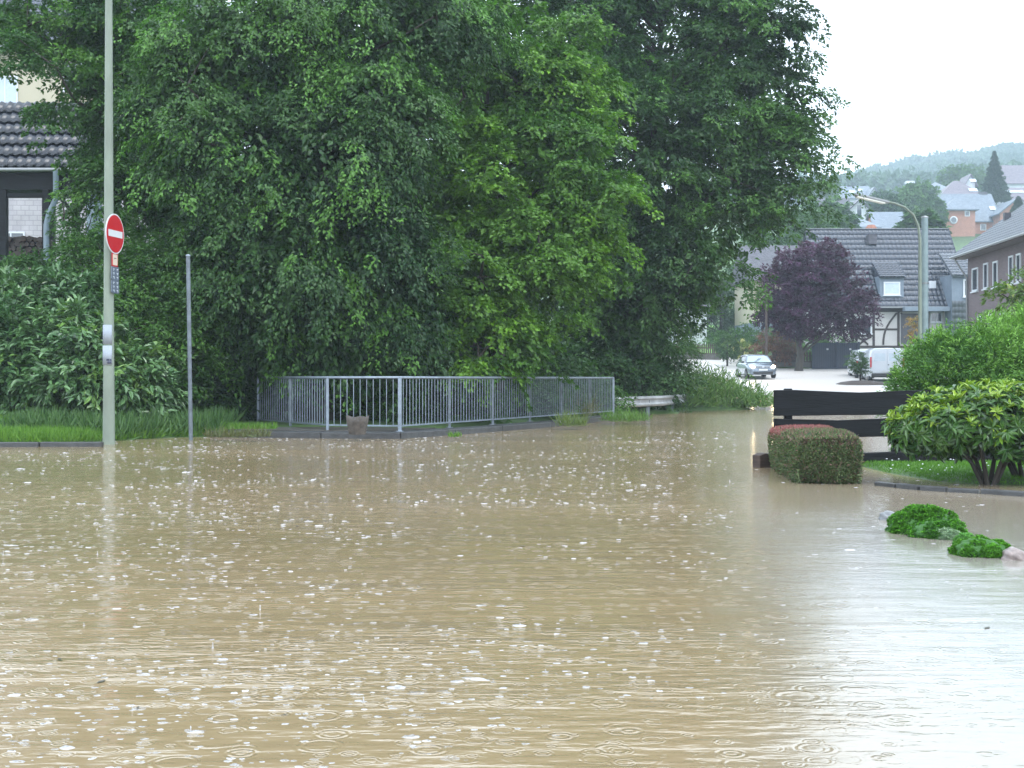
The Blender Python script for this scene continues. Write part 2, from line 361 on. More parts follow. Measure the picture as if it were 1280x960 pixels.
L(math_('MULTIPLY', sheen_mask.outputs[0], nr_.outputs[0]), mxc.inputs[0])
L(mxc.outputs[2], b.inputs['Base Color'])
pass; b.inputs['IOR'].default_value = 1.62
b.inputs['Specular IOR Level'].default_value = .55
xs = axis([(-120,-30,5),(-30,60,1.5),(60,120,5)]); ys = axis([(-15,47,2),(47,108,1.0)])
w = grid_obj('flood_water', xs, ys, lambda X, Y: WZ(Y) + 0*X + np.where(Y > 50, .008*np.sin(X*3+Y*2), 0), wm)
tag(w, 'muddy brown flood water covering the road, pitted by rain', 'water', kind='structure')

# white specks where drops strike: foam, plus sky glints put into the colour
sm_ = mat('splash_foam_and_glint', (.52, .52, .53), .15)
_n = sm_.node_tree; _t = _n.nodes.new('ShaderNodeBsdfTransparent'); _m = _n.nodes.new('ShaderNodeMixShader'); _o = _n.nodes.new('ShaderNodeTexNoise'); _o.inputs['Scale'].default_value = 9
_c = _n.nodes.new('ShaderNodeTexCoord'); _r = _n.nodes.new('ShaderNodeMapRange'); _r.inputs[1].default_value = .35; _r.inputs[2].default_value = .65; _r.inputs[3].default_value = .15; _r.inputs[4].default_value = .9
_n.links.new(_c.outputs['Object'], _o.inputs[0]); _n.links.new(_o.outputs[0], _r.inputs[0]); _n.links.new(_r.outputs[0], _m.inputs[0]); _n.links.new(_t.outputs[0], _m.inputs[1]); _n.links.new(_n.nodes['Principled BSDF'].outputs[0], _m.inputs[2]); _n.links.new(_m.outputs[0], _n.nodes['Material Output'].inputs[0])
rg = np.random.default_rng(5); V = []; Fq = []
tries = 0; cnt = 0
while cnt < 4300:
    y = 3.6 + 24*rg.random()**1.35; x = (rg.random()*1.02 - .51)*1280/F*y*1.05 - (.04*y)
    tries += 1
    if TH(np.array([x]), np.array([y]))[0] > -.02: continue
    if x/y > .17 and rg.random() < .8: continue
    if rg.random() > .45+.55*math.sin(x*1.3+2*math.sin(y*.7))*math.sin(y*1.1+x*.4): continue
    cnt += 1; rr = rg.uniform(.003, .0095)*(1+y*.055)*(2.0 if rg.random()<.05 else 1); seg = 9; b0 = len(V)
    hh = rr*rg.uniform(.08, .22)
    for k in range(seg):
        a = 2*math.pi*k/seg; q = rr*(1+.25*rg.standard_normal()*.6)
        V += [(x+q*1.45*math.cos(a), y+q*math.sin(a), -.001), (x+q*1.05*math.cos(a), y+q*.75*math.sin(a), hh*rg.uniform(.5, 1.3)), (x+q*.55*math.cos(a), y+q*.4*math.sin(a), hh*rg.uniform(.3,1.1))]
    for k in range(seg):
        k2 = (k+1) % seg
        Fq += [(b0+3*k, b0+3*k2, b0+3*k2+1, b0+3*k+1), (b0+3*k+1, b0+3*k2+1, b0+3*k2+2, b0+3*k+2)]
    Fq += [(b0+2, b0+5, b0+8, b0+14), (b0+14, b0+20, b0+23, b0+26)]
    if rg.random() < .012:   # a jet with a drop above
        b0 = len(V); jh = rg.uniform(.008, .022)*(1+y*.02); jr = .0018*(1+y*.05)
        for z, r_ in ((0, jr*1.8), (jh*.5, jr*.7), (jh*.8, jr*1.2), (jh, jr*.3)):
            for k in range(4):
                a = math.pi/2*k; V.append((x+r_*math.cos(a), y+r_*math.sin(a), z))
        for i in range(3):
            for k in range(4): Fq.append((b0+i*4+k, b0+i*4+(k+1)%4, b0+(i+1)*4+(k+1)%4, b0+(i+1)*4+k))
sp_ = raw_mesh('rain_splashes', np.array(V), np.array(Fq), sm_, smooth=True)
tag(sp_, 'white raindrop splashes pitting the muddy water', 'splashes', kind='stuff')

# bits of leaf and twig drifting on the flood
V = []; Fq = []; rg2 = np.random.default_rng(77); k_ = 0
while k_ < 60:
    y = 3.8+22*rg2.random()**1.3; x = (rg2.random()-.5)*.74*y
    if TH(np.array([x]), np.array([y]))[0] > -.02: continue
    k_ += 1; a = rg2.random()*3.14; L1 = rg2.uniform(.008, .03)*(1+y*.03); w1 = L1*rg2.uniform(.12, .45); c_, s_2 = math.cos(a), math.sin(a); b0 = len(V)
    for u_, v_ in ((-L1, 0), (0, -w1), (L1, 0), (0, w1)): V.append((x+u_*c_-v_*s_2, y+u_*s_2+v_*c_, .002+.004*rg2.random()))
    Fq.append((b0, b0+1, b0+2, b0+3))
o = raw_mesh('floating_debris', np.array(V), np.array(Fq), mat('sodden_leaf', (.035,.03,.015), .5)); tag(o, 'dark scraps of leaf and twig drifting on the flood', 'debris', kind='stuff')

# haze
hz = MB().box(-185, 515, -19, 1240, -2, 205).build('haze', bpy.data.materials.new('haze_air'))
hm = hz.data.materials[0]; hm.use_nodes = True; hn = hm.node_tree; hn.nodes.clear()
ho = hn.nodes.new('ShaderNodeOutputMaterial'); hv = hn.nodes.new('ShaderNodeVolumePrincipled')
hv.inputs['Color'].default_value = (.74, .87, 1.0, 1); hv.inputs['Density'].default_value = 0.0006; hv.inputs['Anisotropy'].default_value = 0.1
hn.links.new(hv.outputs[0], ho.inputs['Volume'])
tag(hz, 'thin bluish rain haze over the whole valley', 'haze', kind='stuff')

# ------------------------------------------------------------------ foliage
def unit(a): return a/np.maximum(np.linalg.norm(a, axis=-1, keepdims=True), 1e-9)
def leaves_obj(name, p, d, nrm, ln, wd, col, m, parent=None, six=False, curl=.15):
    """p base, d direction, nrm leaf normal, each leaf a folded blade"""
    d = unit(d); s = unit(np.cross(d, nrm)); u = np.cross(s, d); Nn = len(p)
    if parent is not None: p = p - np.array(parent.location)
    ln = ln[:, None]; wd = wd[:, None]
    if six:
        v = np.stack([p, p+d*ln*.3+s*wd*.45+u*wd*curl, p+d*ln*.7+s*wd*.38+u*(wd*curl-ln*.03), p+d*ln-u*ln*.12,
                      p+d*ln*.7-s*wd*.38+u*(wd*curl-ln*.03), p+d*ln*.3-s*wd*.45+u*wd*curl], 1)
        base = np.arange(Nn)[:, None]*6; f = np.concatenate([base+np.array([[0,1,2,3]]), base+np.array([[0,3,4,5]])], 0); c = np.concatenate([col, col], 0)
    else:
        v = np.stack([p, p+d*ln*.42+s*wd*.5+u*wd*curl, p+d*ln-u*ln*.1, p+d*ln*.42-s*wd*.5+u*wd*curl], 1)
        base = np.arange(Nn)[:, None]*4; f = base+np.array([[0,1,2,3]]); c = col
    return raw_mesh(name, v.reshape(-1, 3), f, m, parent, c)

def snoise(p, s, ph):
    x, y, z = (p*s).T
    return (np.sin(x*1.3+y*.7+ph)+np.sin(y*1.9-z*1.1+ph*2)+np.sin(z*1.7+x*.6+ph*3)+np.sin(x*2.7+z*2.1-y*1.3+ph))/4
def sprays(lobes, n, rg, shell=.5, gap=.25, ph=0., gs=1.1, pad=None):
    """anchor points and outward directions through a crown made of ellipsoid lobes"""
    lb = np.array(lobes, float); wt = (lb[:,3]*lb[:,5]+lb[:,3]*lb[:,4]+lb[:,4]*lb[:,5]); wt /= wt.sum()
    k = rg.choice(len(lb), size=int(n*2.2), p=wt); u = unit(rg.standard_normal((len(k), 3)))
    r = (shell**3+(1-shell**3)*rg.random(len(k)))**(1/3)
    pos = lb[k,:3] + u*lb[k,3:6]*r[:,None]; out = unit(u/lb[k,3:6])
    # drop the anchors that lie deep inside other lobes
    deep = np.zeros(len(k), bool)
    for l in lb:
        q = np.linalg.norm((pos-l[:3])/l[3:6], axis=1); deep |= q < shell*.75
    ok = (~deep) & (snoise(pos, gs, ph) > -1+gap*1.4+rg.random(len(k))*.1)
    pos, out = pos[ok][:n], out[ok][:n]
    if pad:
        k_, pr, pz = pad; m = len(pos)//k_; c, o = pos[:m], out[:m]; size = rg.uniform(.55, 1.35, (m, 1, 1))
        c = c + o*rg.uniform(-.35, .4, (m, 1))*pr
        off = rg.standard_normal((m, k_, 3))*np.array([pr, pr, pz])*.5*size; rad = np.hypot(off[..., 0], off[..., 1]); off[..., 2] -= .28*rad*rad/pr
        pos = (c[:, None]+off).reshape(-1, 3); h = off.copy(); h[..., 2] *= .3; out = unit(o[:, None]*.5+h/pr*1.1).reshape(-1, 3)
    return pos, out
def foliage(pos, out, rg, per=40, sl=.9, leaf=(.09, .05), droop=.5, fan=.45, cols=((.03,.08,.025),(.06,.13,.03)), tip=None, tipf=.15, ph=0., flat=.5, cs=.5):
    n = len(pos); g = unit(out + np.array([0, 0, .12]) + .45*rg.standard_normal((n, 3)))
    g[:, 2] *= flat; g = unit(g)
    L_ = sl*rg.uniform(.6, 1.3, n); lat = unit(np.cross(g, np.array([0, 0, 1.]) + .3*rg.standard_normal((n, 3))))
    t = rg.random((n, per))**.8; side = rg.uniform(-1, 1, (n, per))*fan*np.sqrt(np.maximum(1-t, .06))*(.35+t)
    p = pos[:, None]+g[:, None]*(t*L_[:, None])[..., None]+lat[:, None]*(side*L_[:, None]*1.6)[..., None]
    p[..., 2] -= droop*L_[:, None]*(t**2+.5*np.abs(side)) - .08*sl*rg.standard_normal((n, per))
    p += .035*sl*rg.standard_normal(p.shape)
    d = g[:, None] + lat[:, None]*np.sign(side)[..., None]*.9 + .5*rg.standard_normal(p.shape); d[..., 2] -= droop*1.1
    nr = np.array([0, 0, 1.]) + g[:, None]*.55 + .45*rg.standard_normal(p.shape)
    c0, c1 = np.array(cols[0]), np.array(cols[1])
    f = np.clip(.5+.5*snoise(pos, cs, ph)+.22*rg.standard_normal(n), 0, 1)[:, None]*np.ones((n, per)) + .15*rg.standard_normal((n, per))
    f = np.clip(f, 0, 1)[..., None]; col = c0*(1-f)+c1*f
    if tip is not None:
        sc = snoise(pos, 1.1, ph+2)+.3*rg.standard_normal(n); ti = (sc > np.quantile(sc, 1-tipf))[:, None] & (t > .3); col = np.where(ti[..., None], np.array(tip)*rg.uniform(.8, 1.2, (n, per, 1)), col)
    col = col*rg.uniform(.78, 1.22, (n, per, 1))
    ln = leaf[0]*rg.uniform(.65, 1.25, (n, per)); wd = leaf[1]*rg.uniform(.8, 1.2, (n, per))
    r = lambda a: a.reshape(-1, *a.shape[2:])
    return r(p), r(d), r(nr), r(ln), r(wd), r(col)

def limb_path(a, b, rg, n=6, sag=.12, lift=.25):
    a = Vector(a); b = Vector(b); L_ = (b-a).length; pts = []
    j = [Vector(rg.standard_normal(3))*L_*.035 for _ in range(n)]
    for i in range(n):
        t = i/(n-1); p = a.lerp(b, t); p.z += L_*lift*math.sin(math.pi*t)*(1-t)
        if 0 < i < n-1: p += j[i]
        pts.append(p)
    return pts
def tree(name, label, cat, base, lobes, n=500, per=40, sl=.9, leaf=(.09, .05), droop=.5, cols=((.03,.08,.025),(.06,.13,.03)), tip=None, tipf=.15,
         trunk_r=.2, top=None, seed=1, shell=.5, gap=.25, limbs=28, twigs=60, mat_='leaf', six=False, group=None, flat=.5, fan=.45, bark='bark', stems=1, gs=1.1, fill=0, pad=None):
    rg = np.random.default_rng(seed); root = thing(name, label, cat, base, 0, group)
    pos, out = sprays(lobes, n, rg, shell, gap, seed*1.3, gs, pad)
    A1 = foliage(pos, out, rg, per, sl, leaf, droop, fan, cols, tip, tipf, seed*.7, flat)
    if fill:
        lb2 = [(l[0], l[1], l[2], l[3]*.78, l[4]*.78, l[5]*.78) for l in lobes]
        p2, o2 = sprays(lb2, int(n*fill), rg, .3, 0, seed*1.3, gs)
        A2 = foliage(p2, o2, rg, int(per*.6), sl*1.1, (leaf[0]*1.7, leaf[1]*1.7), droop, fan, cols, None, 0, seed*.7, flat)
        A1 = [np.concatenate([a, b]) for a, b in zip(A1, A2)]
    leaves_obj('crown', *A1, M[mat_], root, six)
    mb = MB(); base = Vector(base); topz = top or (max(l[2]+l[5]*.4 for l in lobes))
    cx = np.mean([l[0] for l in lobes]); cy_ = np.mean([l[1] for l in lobes]); mains = []
    for s in range(stems):
        off = Vector((rg.uniform(-.3, .3)*(stems > 1), rg.uniform(-.2, .2)*(stems > 1), -.3))
        lean = (s-(stems-1)/2)*.9 if stems > 1 else 0
        tp = Vector((base.x*.55+cx*.45+lean*(topz-base.z)*.25, base.y*.7+cy_*.3, topz)); m = 8; path = []
        for i in range(m):
            t = i/(m-1); p = (base+off).lerp(tp, t); p += Vector(rg.standard_normal(3))*.02*(topz-base.z)*(0 < i)*.5; path.append(p)
        mb.tube(path, [trunk_r*(1.35 if i == 0 else 1)*(1-.85*i/(m-1)) for i in range(m)], 9); mains.append(path)
    ends = []
    if len(pos):
        idx = rg.choice(len(pos), size=min(limbs, len(pos)), replace=False)
        for i in idx:
            e = Vector(pos[i]); path = mains[rg.integers(len(mains))]
            hz_ = Vector((e.x-path[0].x, e.y-path[0].y, 0)).length
            z = min(max(e.z-hz_*.75, base.z+(topz-base.z)*.12), topz*.9+base.z*.1); t = (z-path[0].z)/(path[-1].z-path[0].z)*(len(path)-1); k = int(min(max(t, 0), len(path)-2))
            a = path[k].lerp(path[k+1], min(max(t-k, 0), 1)); lp = limb_path(a, e, rg, lift=.08)
            r0 = trunk_r*.42*(1-.6*t/(len(path)-1)); mb.tube(lp, [r0*(1-.85*j/5)+.006 for j in range(6)], 5, cap=False); ends += lp[2:]
        if ends:
            E = np.array([tuple(v) for v in ends]); idx = rg.choice(len(pos), size=min(twigs, len(pos)), replace=False)
            for i in idx:
                q = pos[i]; j = np.argmin(((E-q)**2).sum(1)); lp = limb_path(E[j], q, rg, 4, lift=.05)
                mb.tube(lp, [.028*trunk_r/.2+.004, .018, .012, .006], 4, cap=False)
    mb.build('trunk', M[bark], root, world=True)
    return root
def lobe(px, py, Y, rx, ry, ryd=None):
    """ellipsoid lobe measured in photo pixels at distance Y"""
    c = P(px, py, Y); s = Y/F; return (c.x, c.y, c.z, rx*s, ryd if ryd else (rx+ry)*.5*s*.8, ry*s)
# ------------------------------------------------------------------ big trees
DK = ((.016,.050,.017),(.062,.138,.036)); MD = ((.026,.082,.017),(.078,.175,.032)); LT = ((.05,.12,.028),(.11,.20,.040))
def zt(x, y): return float(TH(np.array([x]), np.array([y]))[0])
def tb(px, Y): x = (px-640)/F*Y; return (x, Y, zt(x, Y))
tree('broadleaf_tree', 'tall dark green spreading tree whose right edge stands against the sky', 'tree', tb(800, 44),
     [lobe(700,60,44,130,120),lobe(820,40,44,120,110),lobe(925,60,43,75,75),lobe(900,150,43,105,95),lobe(955,190,42.5,54,72),lobe(975,115,43,38,55),lobe(992,212,42,32,42),
      lobe(790,180,42,120,110),lobe(915,255,42,75,52),lobe(842,308,42,80,54),lobe(780,330,43,95,95),lobe(893,340,41.5,36,26),lobe(828,372,42,34,28),lobe(760,420,43,75,60),lobe(970,20,43,38,50),
      lobe(690,250,43,90,130),lobe(805,425,43,26,34),lobe(900,-70,44,95,75),lobe(760,-90,44,150,90)],
     n=4600, per=42, sl=.62, leaf=(.14,.08), gs=1.6, fill=.4, pad=(11,.85,.26), droop=.55, cols=DK, tip=(.080,.185,.036), tipf=.3, trunk_r=.34, top=14.5, seed=11, shell=.6, gap=.25, limbs=44, twigs=120)
tree('maple_tree', 'lighter green maple with arching layered branches behind the railing', 'tree', tb(600, 33),
     [lobe(560,130,33,90,95),lobe(640,110,32.5,85,80),lobe(700,190,31.5,70,60),lobe(735,245,31,48,38),lobe(620,240,31,110,90),lobe(560,320,30,95,90),lobe(650,330,30.5,80,75),lobe(600,420,30,70,52),lobe(690,300,31,65,50),
      lobe(500,230,31,80,90),lobe(520,60,33,70,70),lobe(600,10,33.5,90,60),lobe(690,80,33,65,60)],
     n=3300, per=42, sl=.5, leaf=(.115,.08), gs=2, fill=.12, pad=(10,.6,.16), droop=.55, cols=((.036,.105,.018),(.095,.205,.030)), tip=(.115,.245,.024), tipf=.35, trunk_r=.27, top=9.2, seed=23, shell=.55, gap=.3, limbs=60, twigs=120, stems=3)
tree('hornbeam_tree', 'dense dark drooping tree left of the maple overhanging the railing', 'tree', tb(400, 29),
     [lobe(330,60,29,120,100),lobe(440,50,29.5,110,110),lobe(300,190,28,110,90),lobe(420,200,28,120,105),lobe(350,310,27.5,110,85),lobe(460,330,28,100,85),lobe(290,385,29.6,75,50),lobe(400,410,28,110,48),lobe(500,410,28.5,60,42),
      lobe(250,90,29,80,80),lobe(540,30,30,70,70),lobe(470,130,28,70,60)],
     n=3600, per=42, sl=.5, leaf=(.10,.06), gs=2, fill=.4, pad=(10,.55,.3), droop=1.0, cols=DK, tip=(.085,.20,.036), tipf=.28, trunk_r=.24, top=9.5, seed=31, shell=.6, gap=.25, limbs=40, twigs=110)
tree('leaning_tree', 'loose open tree reaching over the tiled shelter roof', 'tree', tb(235, 33),
     [lobe(60,15,32,100,55),lobe(25,80,31,60,36),lobe(105,108,31,80,32),lobe(150,240,31.5,40,50),lobe(175,25,32,75,55),lobe(185,115,32,75,50),lobe(200,190,32,60,60),lobe(235,250,32,60,60),lobe(45,125,31,42,20),lobe(150,170,32,36,40),lobe(130,60,32,45,36)],
     n=2300, per=42, sl=.5, leaf=(.12,.07), pad=(9,.55,.18), droop=.5, cols=((.022,.075,.018),(.055,.135,.028)), tip=(.08,.18,.03), tipf=.15, trunk_r=.22, top=9.5, seed=41, shell=.3, gap=.42, limbs=36, twigs=90)
# second row that closes the gaps
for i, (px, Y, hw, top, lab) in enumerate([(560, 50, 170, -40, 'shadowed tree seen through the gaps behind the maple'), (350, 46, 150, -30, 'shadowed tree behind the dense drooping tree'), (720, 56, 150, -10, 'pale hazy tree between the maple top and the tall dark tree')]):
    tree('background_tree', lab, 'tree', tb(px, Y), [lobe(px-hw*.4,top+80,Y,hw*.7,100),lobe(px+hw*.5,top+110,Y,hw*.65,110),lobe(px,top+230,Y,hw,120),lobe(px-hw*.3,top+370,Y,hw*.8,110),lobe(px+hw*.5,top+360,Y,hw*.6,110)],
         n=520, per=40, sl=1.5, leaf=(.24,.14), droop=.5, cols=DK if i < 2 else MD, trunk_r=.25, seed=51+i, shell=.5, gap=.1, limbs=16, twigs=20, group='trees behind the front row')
# understorey along the bank
US = [(190,430,27,75,75,'tall leafy shrub filling the bank behind the grey post'),(240,470,28.5,40,42,'low dark shrub at the foot of the bank right of the grey post'),(225,350,28,75,65,'upright shrub under the loose open tree'),
      (140,330,29,60,60,'bright leafy shrub behind the no entry sign'),(345,500,31.8,46,34,'shrub behind the left end of the railing'),(455,500,29.6,60,34,'shrub behind the corner of the railing'),
      (560,500,31,62,32,'shrub behind the second bay of the railing'),(650,500,34,62,30,'leafy shrub behind the middle of the railing'),(725,498,37,50,30,'shrub behind the right end of the railing'),
      (430,440,31,110,50,'wide dark thicket under the drooping tree'),(600,450,36,120,42,'wide dark thicket under the maple'),(760,470,42,90,36,'dark thicket behind the crash barrier'),(300,330,33,90,90,'dark thicket under the left trees'),(35,345,31,34,20,'small leafy bush before the middle post of the shelter'),(112,312,31,26,48,'upright leafy bush before the right post of the shelter')]
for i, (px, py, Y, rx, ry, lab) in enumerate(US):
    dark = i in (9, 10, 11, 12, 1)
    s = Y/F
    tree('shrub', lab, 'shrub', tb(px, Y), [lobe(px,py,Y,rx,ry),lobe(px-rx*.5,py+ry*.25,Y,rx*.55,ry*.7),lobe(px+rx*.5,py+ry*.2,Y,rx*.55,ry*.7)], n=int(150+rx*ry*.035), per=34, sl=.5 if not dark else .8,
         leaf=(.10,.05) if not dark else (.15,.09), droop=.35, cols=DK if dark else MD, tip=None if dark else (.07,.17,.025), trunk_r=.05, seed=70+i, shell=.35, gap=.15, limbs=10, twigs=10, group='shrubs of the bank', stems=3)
# drooping conifer-like tree beside the crash barrier
tree('small_tree', 'thin drooping small tree between the crash barrier and the road', 'tree', tb(828, 45), [lobe(830,420,45,34,40),lobe(845,450,45,24,24),lobe(815,455,45,28,30),lobe(848,405,45,20,22)], n=190, per=40, sl=.6, leaf=(.11,.03), droop=.9,
     cols=((.05,.10,.04),(.11,.17,.07)), trunk_r=.06, seed=88, shell=.1, gap=.35, limbs=14, twigs=20)
# left foreground laurels
for i, (px, py, Y, rx, ry, lab) in enumerate([(30,440,25.9,62,64,'large laurel shrub with pale glossy leaves at the left edge'),(105,446,25.6,55,56,'pale glossy laurel shrub just left of the lamp post'),(168,470,26,34,36,'small laurel shrub just right of the lamp post'),(60,380,27,75,36,'shrub on the bank below the wooden pallets'),(-40,430,25.9,50,70,'laurel shrub cut by the left edge of the picture')]):
    tree('laurel_shrub', lab, 'shrub', tb(px, Y), [lobe(px,py,Y,rx,ry,.9),lobe(px-rx*.4,py+ry*.4,Y-.3,rx*.6,ry*.5,.7),lobe(px+rx*.4,py+ry*.35,Y-.3,rx*.6,ry*.5,.7)], n=330, per=26, sl=.42, leaf=(.18,.075), droop=.4,
         cols=((.050,.125,.045),(.12,.225,.085)), tip=(.14,.26,.06), tipf=.15, trunk_r=.04, seed=95+i, shell=.35, gap=.12, limbs=10, twigs=10, mat_='glossleaf', six=True, group='laurel shrubs on the left bank', stems=3)

# ------------------------------------------------------------------ grass
def blades(name, pts, h, w, cols, seed, lean=.35, m='matleaf', parent=None):
    rg = np.random.default_rng(seed); n = len(pts); d = np.array([0, 0, 1.])+lean*rg.standard_normal((n, 3)); d[:, 2] = np.abs(d[:, 2])
    ln = h*rg.uniform(.5, 1.25, n); wd = np.full(n, w)*rg.uniform(.7, 1.3, n); f = rg.random((n, 1))
    col = np.array(cols[0])*(1-f)+np.array(cols[1])*f
    return leaves_obj(name, pts, d, rg.standard_normal((n, 3)), ln, wd, col, M[m], parent, six=False, curl=.1)
def scatter(n, x0, x1, y0, y1, seed, lo=.0, hi=9, poly=None):
    rg = np.random.default_rng(seed); x = rg.uniform(x0, x1, n); y = rg.uniform(y0, y1, n); z = TH(x, y); ok = (z-WZ(y) > lo) & (z-WZ(y) < hi)
    if poly is not None: ok &= sdist(poly, x, y) > 0
    return np.stack([x, y, z-.01], 1)[ok]
GC = ((.06,.16,.018),(.15,.29,.04))
pts = scatter(95000, -11.5, -4.6, 21, 25.8, 3, .0); o = blades('grass', pts, .18, .013, GC, 4); tag(o, 'long bright grass on the verge around the lamp post', 'grass', kind='stuff')
pts = scatter(9000, -9, -5.6, 23.2, 27.0, 5, .0); o = blades('undergrowth', pts, .42, .03, ((.04,.10,.03),(.09,.17,.05)), 6, .5); tag(o, 'rank weeds at the back of the verge', 'weeds', kind='stuff')
pts = scatter(90000, 3.4, 9, 12.2, 17.8, 7, .005); o = blades('lawn_grass', pts, .045, .007, ((.07,.19,.02),(.13,.28,.035)), 8, .6); tag(o, 'short bright lawn between the black fence and the flood', 'grass', kind='stuff')
rg = np.random.default_rng(9); idx = rg.choice(len(pts), 150); q = pts[idx]; mb = MB()
for x, y, z in q:
    r_ = rg.uniform(.008, .014); mb.lathe([(r_, .05), (r_*.6, .056), (0.001, .058)], (x, y, z), 6)
o = mb.build('daisies', M['white']); tag(o, 'tiny white daisies scattered in the lawn', 'flowers', kind='stuff')

def tuft(name, label, px, py, rxm, n, h, w, cols, seed, ry=.3, cat='weeds', z=.12, flowers=None):
    p = PG(px, py, z); rg = np.random.default_rng(seed); root = thing(name, label, cat, (p.x, p.y, z-.05))
    r = np.sqrt(rg.random(n)); a = rg.uniform(0, 2*math.pi, n); pts = np.stack([p.x+r*np.cos(a)*rxm, p.y+r*np.sin(a)*ry, np.full(n, z-.05)], 1)
    blades('blades', pts, h, w, cols, seed, .45, parent=root)
    return root, p
tuft('weed_tuft', 'grass tuft growing out of the kerb near the middle of the railing', 714, 530, .35, 260, .35, .014, ((.10,.16,.04),(.18,.24,.08)), 101, .15)
tuft('weed_tuft', 'green weed tuft between the railing end and the crash barrier', 782, 524, .6, 420, .3, .016, ((.08,.18,.04),(.15,.26,.06)), 102, .3)
tuft('weed_tuft', 'small green weed sprouting on the kerb right of the railing corner', 568, 543, .12, 60, .12, .016, GC, 103, .08)
tuft('weed_tuft', 'dry brown weeds at the left foot of the railing', 297, 543, .6, 420, .2, .016, ((.10,.09,.04),(.10,.14,.05)), 104, .3)
tuft('weed_tuft', 'pale dry grass behind the left bay of the railing', 385, 527, .5, 300, .6, .010, ((.12,.12,.06),(.17,.17,.09)), 105, .3)
tuft('weed_tuft', 'pale stalks behind the right bays of the railing', 722, 521, .5, 160, .8, .010, ((.16,.15,.08),(.2,.2,.1)), 106, .2)

# big weed clump with flowers in front of the car
root = thing('weed_clump', 'tall flowering weeds standing in the water in front of the car', 'weeds', (6.9, 47, .05))
rg = np.random.default_rng(110); n = 5200
cx = np.array([(872,47.0,1.6),(900,47.2,1.35),(925,47,.9),(858,45.5,1.15),(888,46,1.15),(940,46.8,.5)]); k = rg.integers(0, 6, n)
X = (cx[k,0]-640)/F*cx[k,1]+rg.normal(0, .42, n); Y = cx[k,1]+rg.normal(0, .6, n); zz = rg.random(n)**.9*cx[k,2]*rg.uniform(.6, 1, n)
p = np.stack([X, Y, zz+.05], 1); d = np.stack([rg.normal(0, .6, n), rg.normal(0, .6, n), rg.uniform(.2, 1.1, n)], 1); f = rg.random((n, 1))
col = np.array((.09,.19,.05))*(1-f)+np.array((.21,.34,.10))*f
leaves_obj('leaves', p, d, rg.standard_normal((n, 3)), rg.uniform(.12, .34, n), rg.uniform(.02, .05, n), col, M['matleaf'], root, six=True)
n = 260; k = rg.integers(0, 6, n); X = (cx[k,0]-640)/F*cx[k,1]+rg.normal(0, .45, n); Y = cx[k,1]+rg.normal(0, .5, n); mb = MB()
for i in range(n): mb.tube([(X[i], Y[i], -.1), (X[i]+rg.normal(0, .08), Y[i], cx[k[i],2]*.6), (X[i]+rg.normal(0, .16), Y[i], cx[k[i],2]*rg.uniform(.8, 1.1))], [.008, .006, .003], 3, cap=False)
mb.build('stalks', mat('weed_stalk', (.12,.17,.06), .7), root, world=True)
fm = mat('pale_yellow_flower', (.42,.38,.18), .7)
for i in range(26): MB().lathe([(.001,0),(.035,.02),(.04,.04),(.001,.05)], (X[i], Y[i]-.3, cx[k[i],2]*rg.uniform(.55, .9)), 6).build('flower', fm, root, world=True)

# ------------------------------------------------------------------ kerb, railing, barrier
kl = [(-5.6,24.75),(-4.9,24.45),(-3.5,24.15),(-2.02,24.0),(-1.1,25.7),(-.2,27.5),(.9,29.9),(1.9,32.6),(2.75,35.4),(3.05,36.6)]
mb = MB(); back = [(-5.9,25.4),(-5.0,25.1),(-3.45,24.75),(-2.25,24.65),(-1.45,26.1),(-.55,27.9),(.5,30.2),(1.5,32.8),(2.4,35.6),(2.7,36.8)]
for i in range(len(kl)-1):
    a, b_, c, d_ = kl[i], kl[i+1], back[i+1], back[i]
    g_ = .004
    lerp = lambda p, q_, t: (p[0]+(q_[0]-p[0])*t, p[1]+(q_[1]-p[1])*t)
    a2, b2, c2, d2 = lerp(a, b_, g_), lerp(a, b_, 1-g_), lerp(d_, c, 1-g_), lerp(d_, c, g_)
    z0, z1 = -.25, .11+.004*(i % 2)
    mb.add([(*a2,z0),(*b2,z0),(*c2,z0),(*d2,z0),(*a2,z1),(*b2,z1),(*c2,z1),(*d2,z1)], [(3,2,1,0),(4,5,6,7),(0,1,5,4),(1,2,6,5),(2,3,7,6),(3,0,4,7)])
o = mb.build('kerb', M['kerb'], None, .012); tag(o, 'wet grey kerb in front of the railing', 'kerb', kind='structure')
mb = MB(); mb.prism([(-5.6,28.9),(-5.85,25.4),(-4.95,25.12),(-3.4,24.8),(-2.27,24.68),(-1.5,26.1),(-3.4,26.6)], -.2, .125, 'z')
o = mb.build('bridge_deck', M['concrete']); tag(o, 'concrete bridge edge under the left bays of the railing', 'bridge deck', kind='structure')

rail_pts = [(-5.46,28.4),(-4.48,26.7),(-3.5,25.05),(-2.09,24.6)] + [(-2.09+4.85*t, 24.6+11.3*t) for t in (.172,.345,.515,.68,.845,1.0)]
root = thing('railing', 'galvanised steel bridge railing with vertical bars along the flooded kerb', 'railing', (-2.09, 24.6, .11))
mbt = MB()
mbt.tube([(x, y, 1.115) for x, y in rail_pts], .026, 8); mbt.build('top_rail', M['galv'], root, world=True)
mbt = MB()
for i in range(len(rail_pts)-1):
    mbt.beam((*rail_pts[i], .215), (*rail_pts[i+1], .215), .03, .03)
mbt.build('bottom_rail', M['galv'], root, world=True)
for i, (x, y) in enumerate(rail_pts):
    s = .034 if i == 3 else .026
    mb = MB(); mb.box(x-s, x+s, y-s, y+s, .09, 1.1); mb.box(x-.07, x+.07, y-.07, y+.07, .10, .122); mb.build('post', M['galv' if i in (0, 2, 3, 9) else 'galv_dark'], root, .004, world=True)
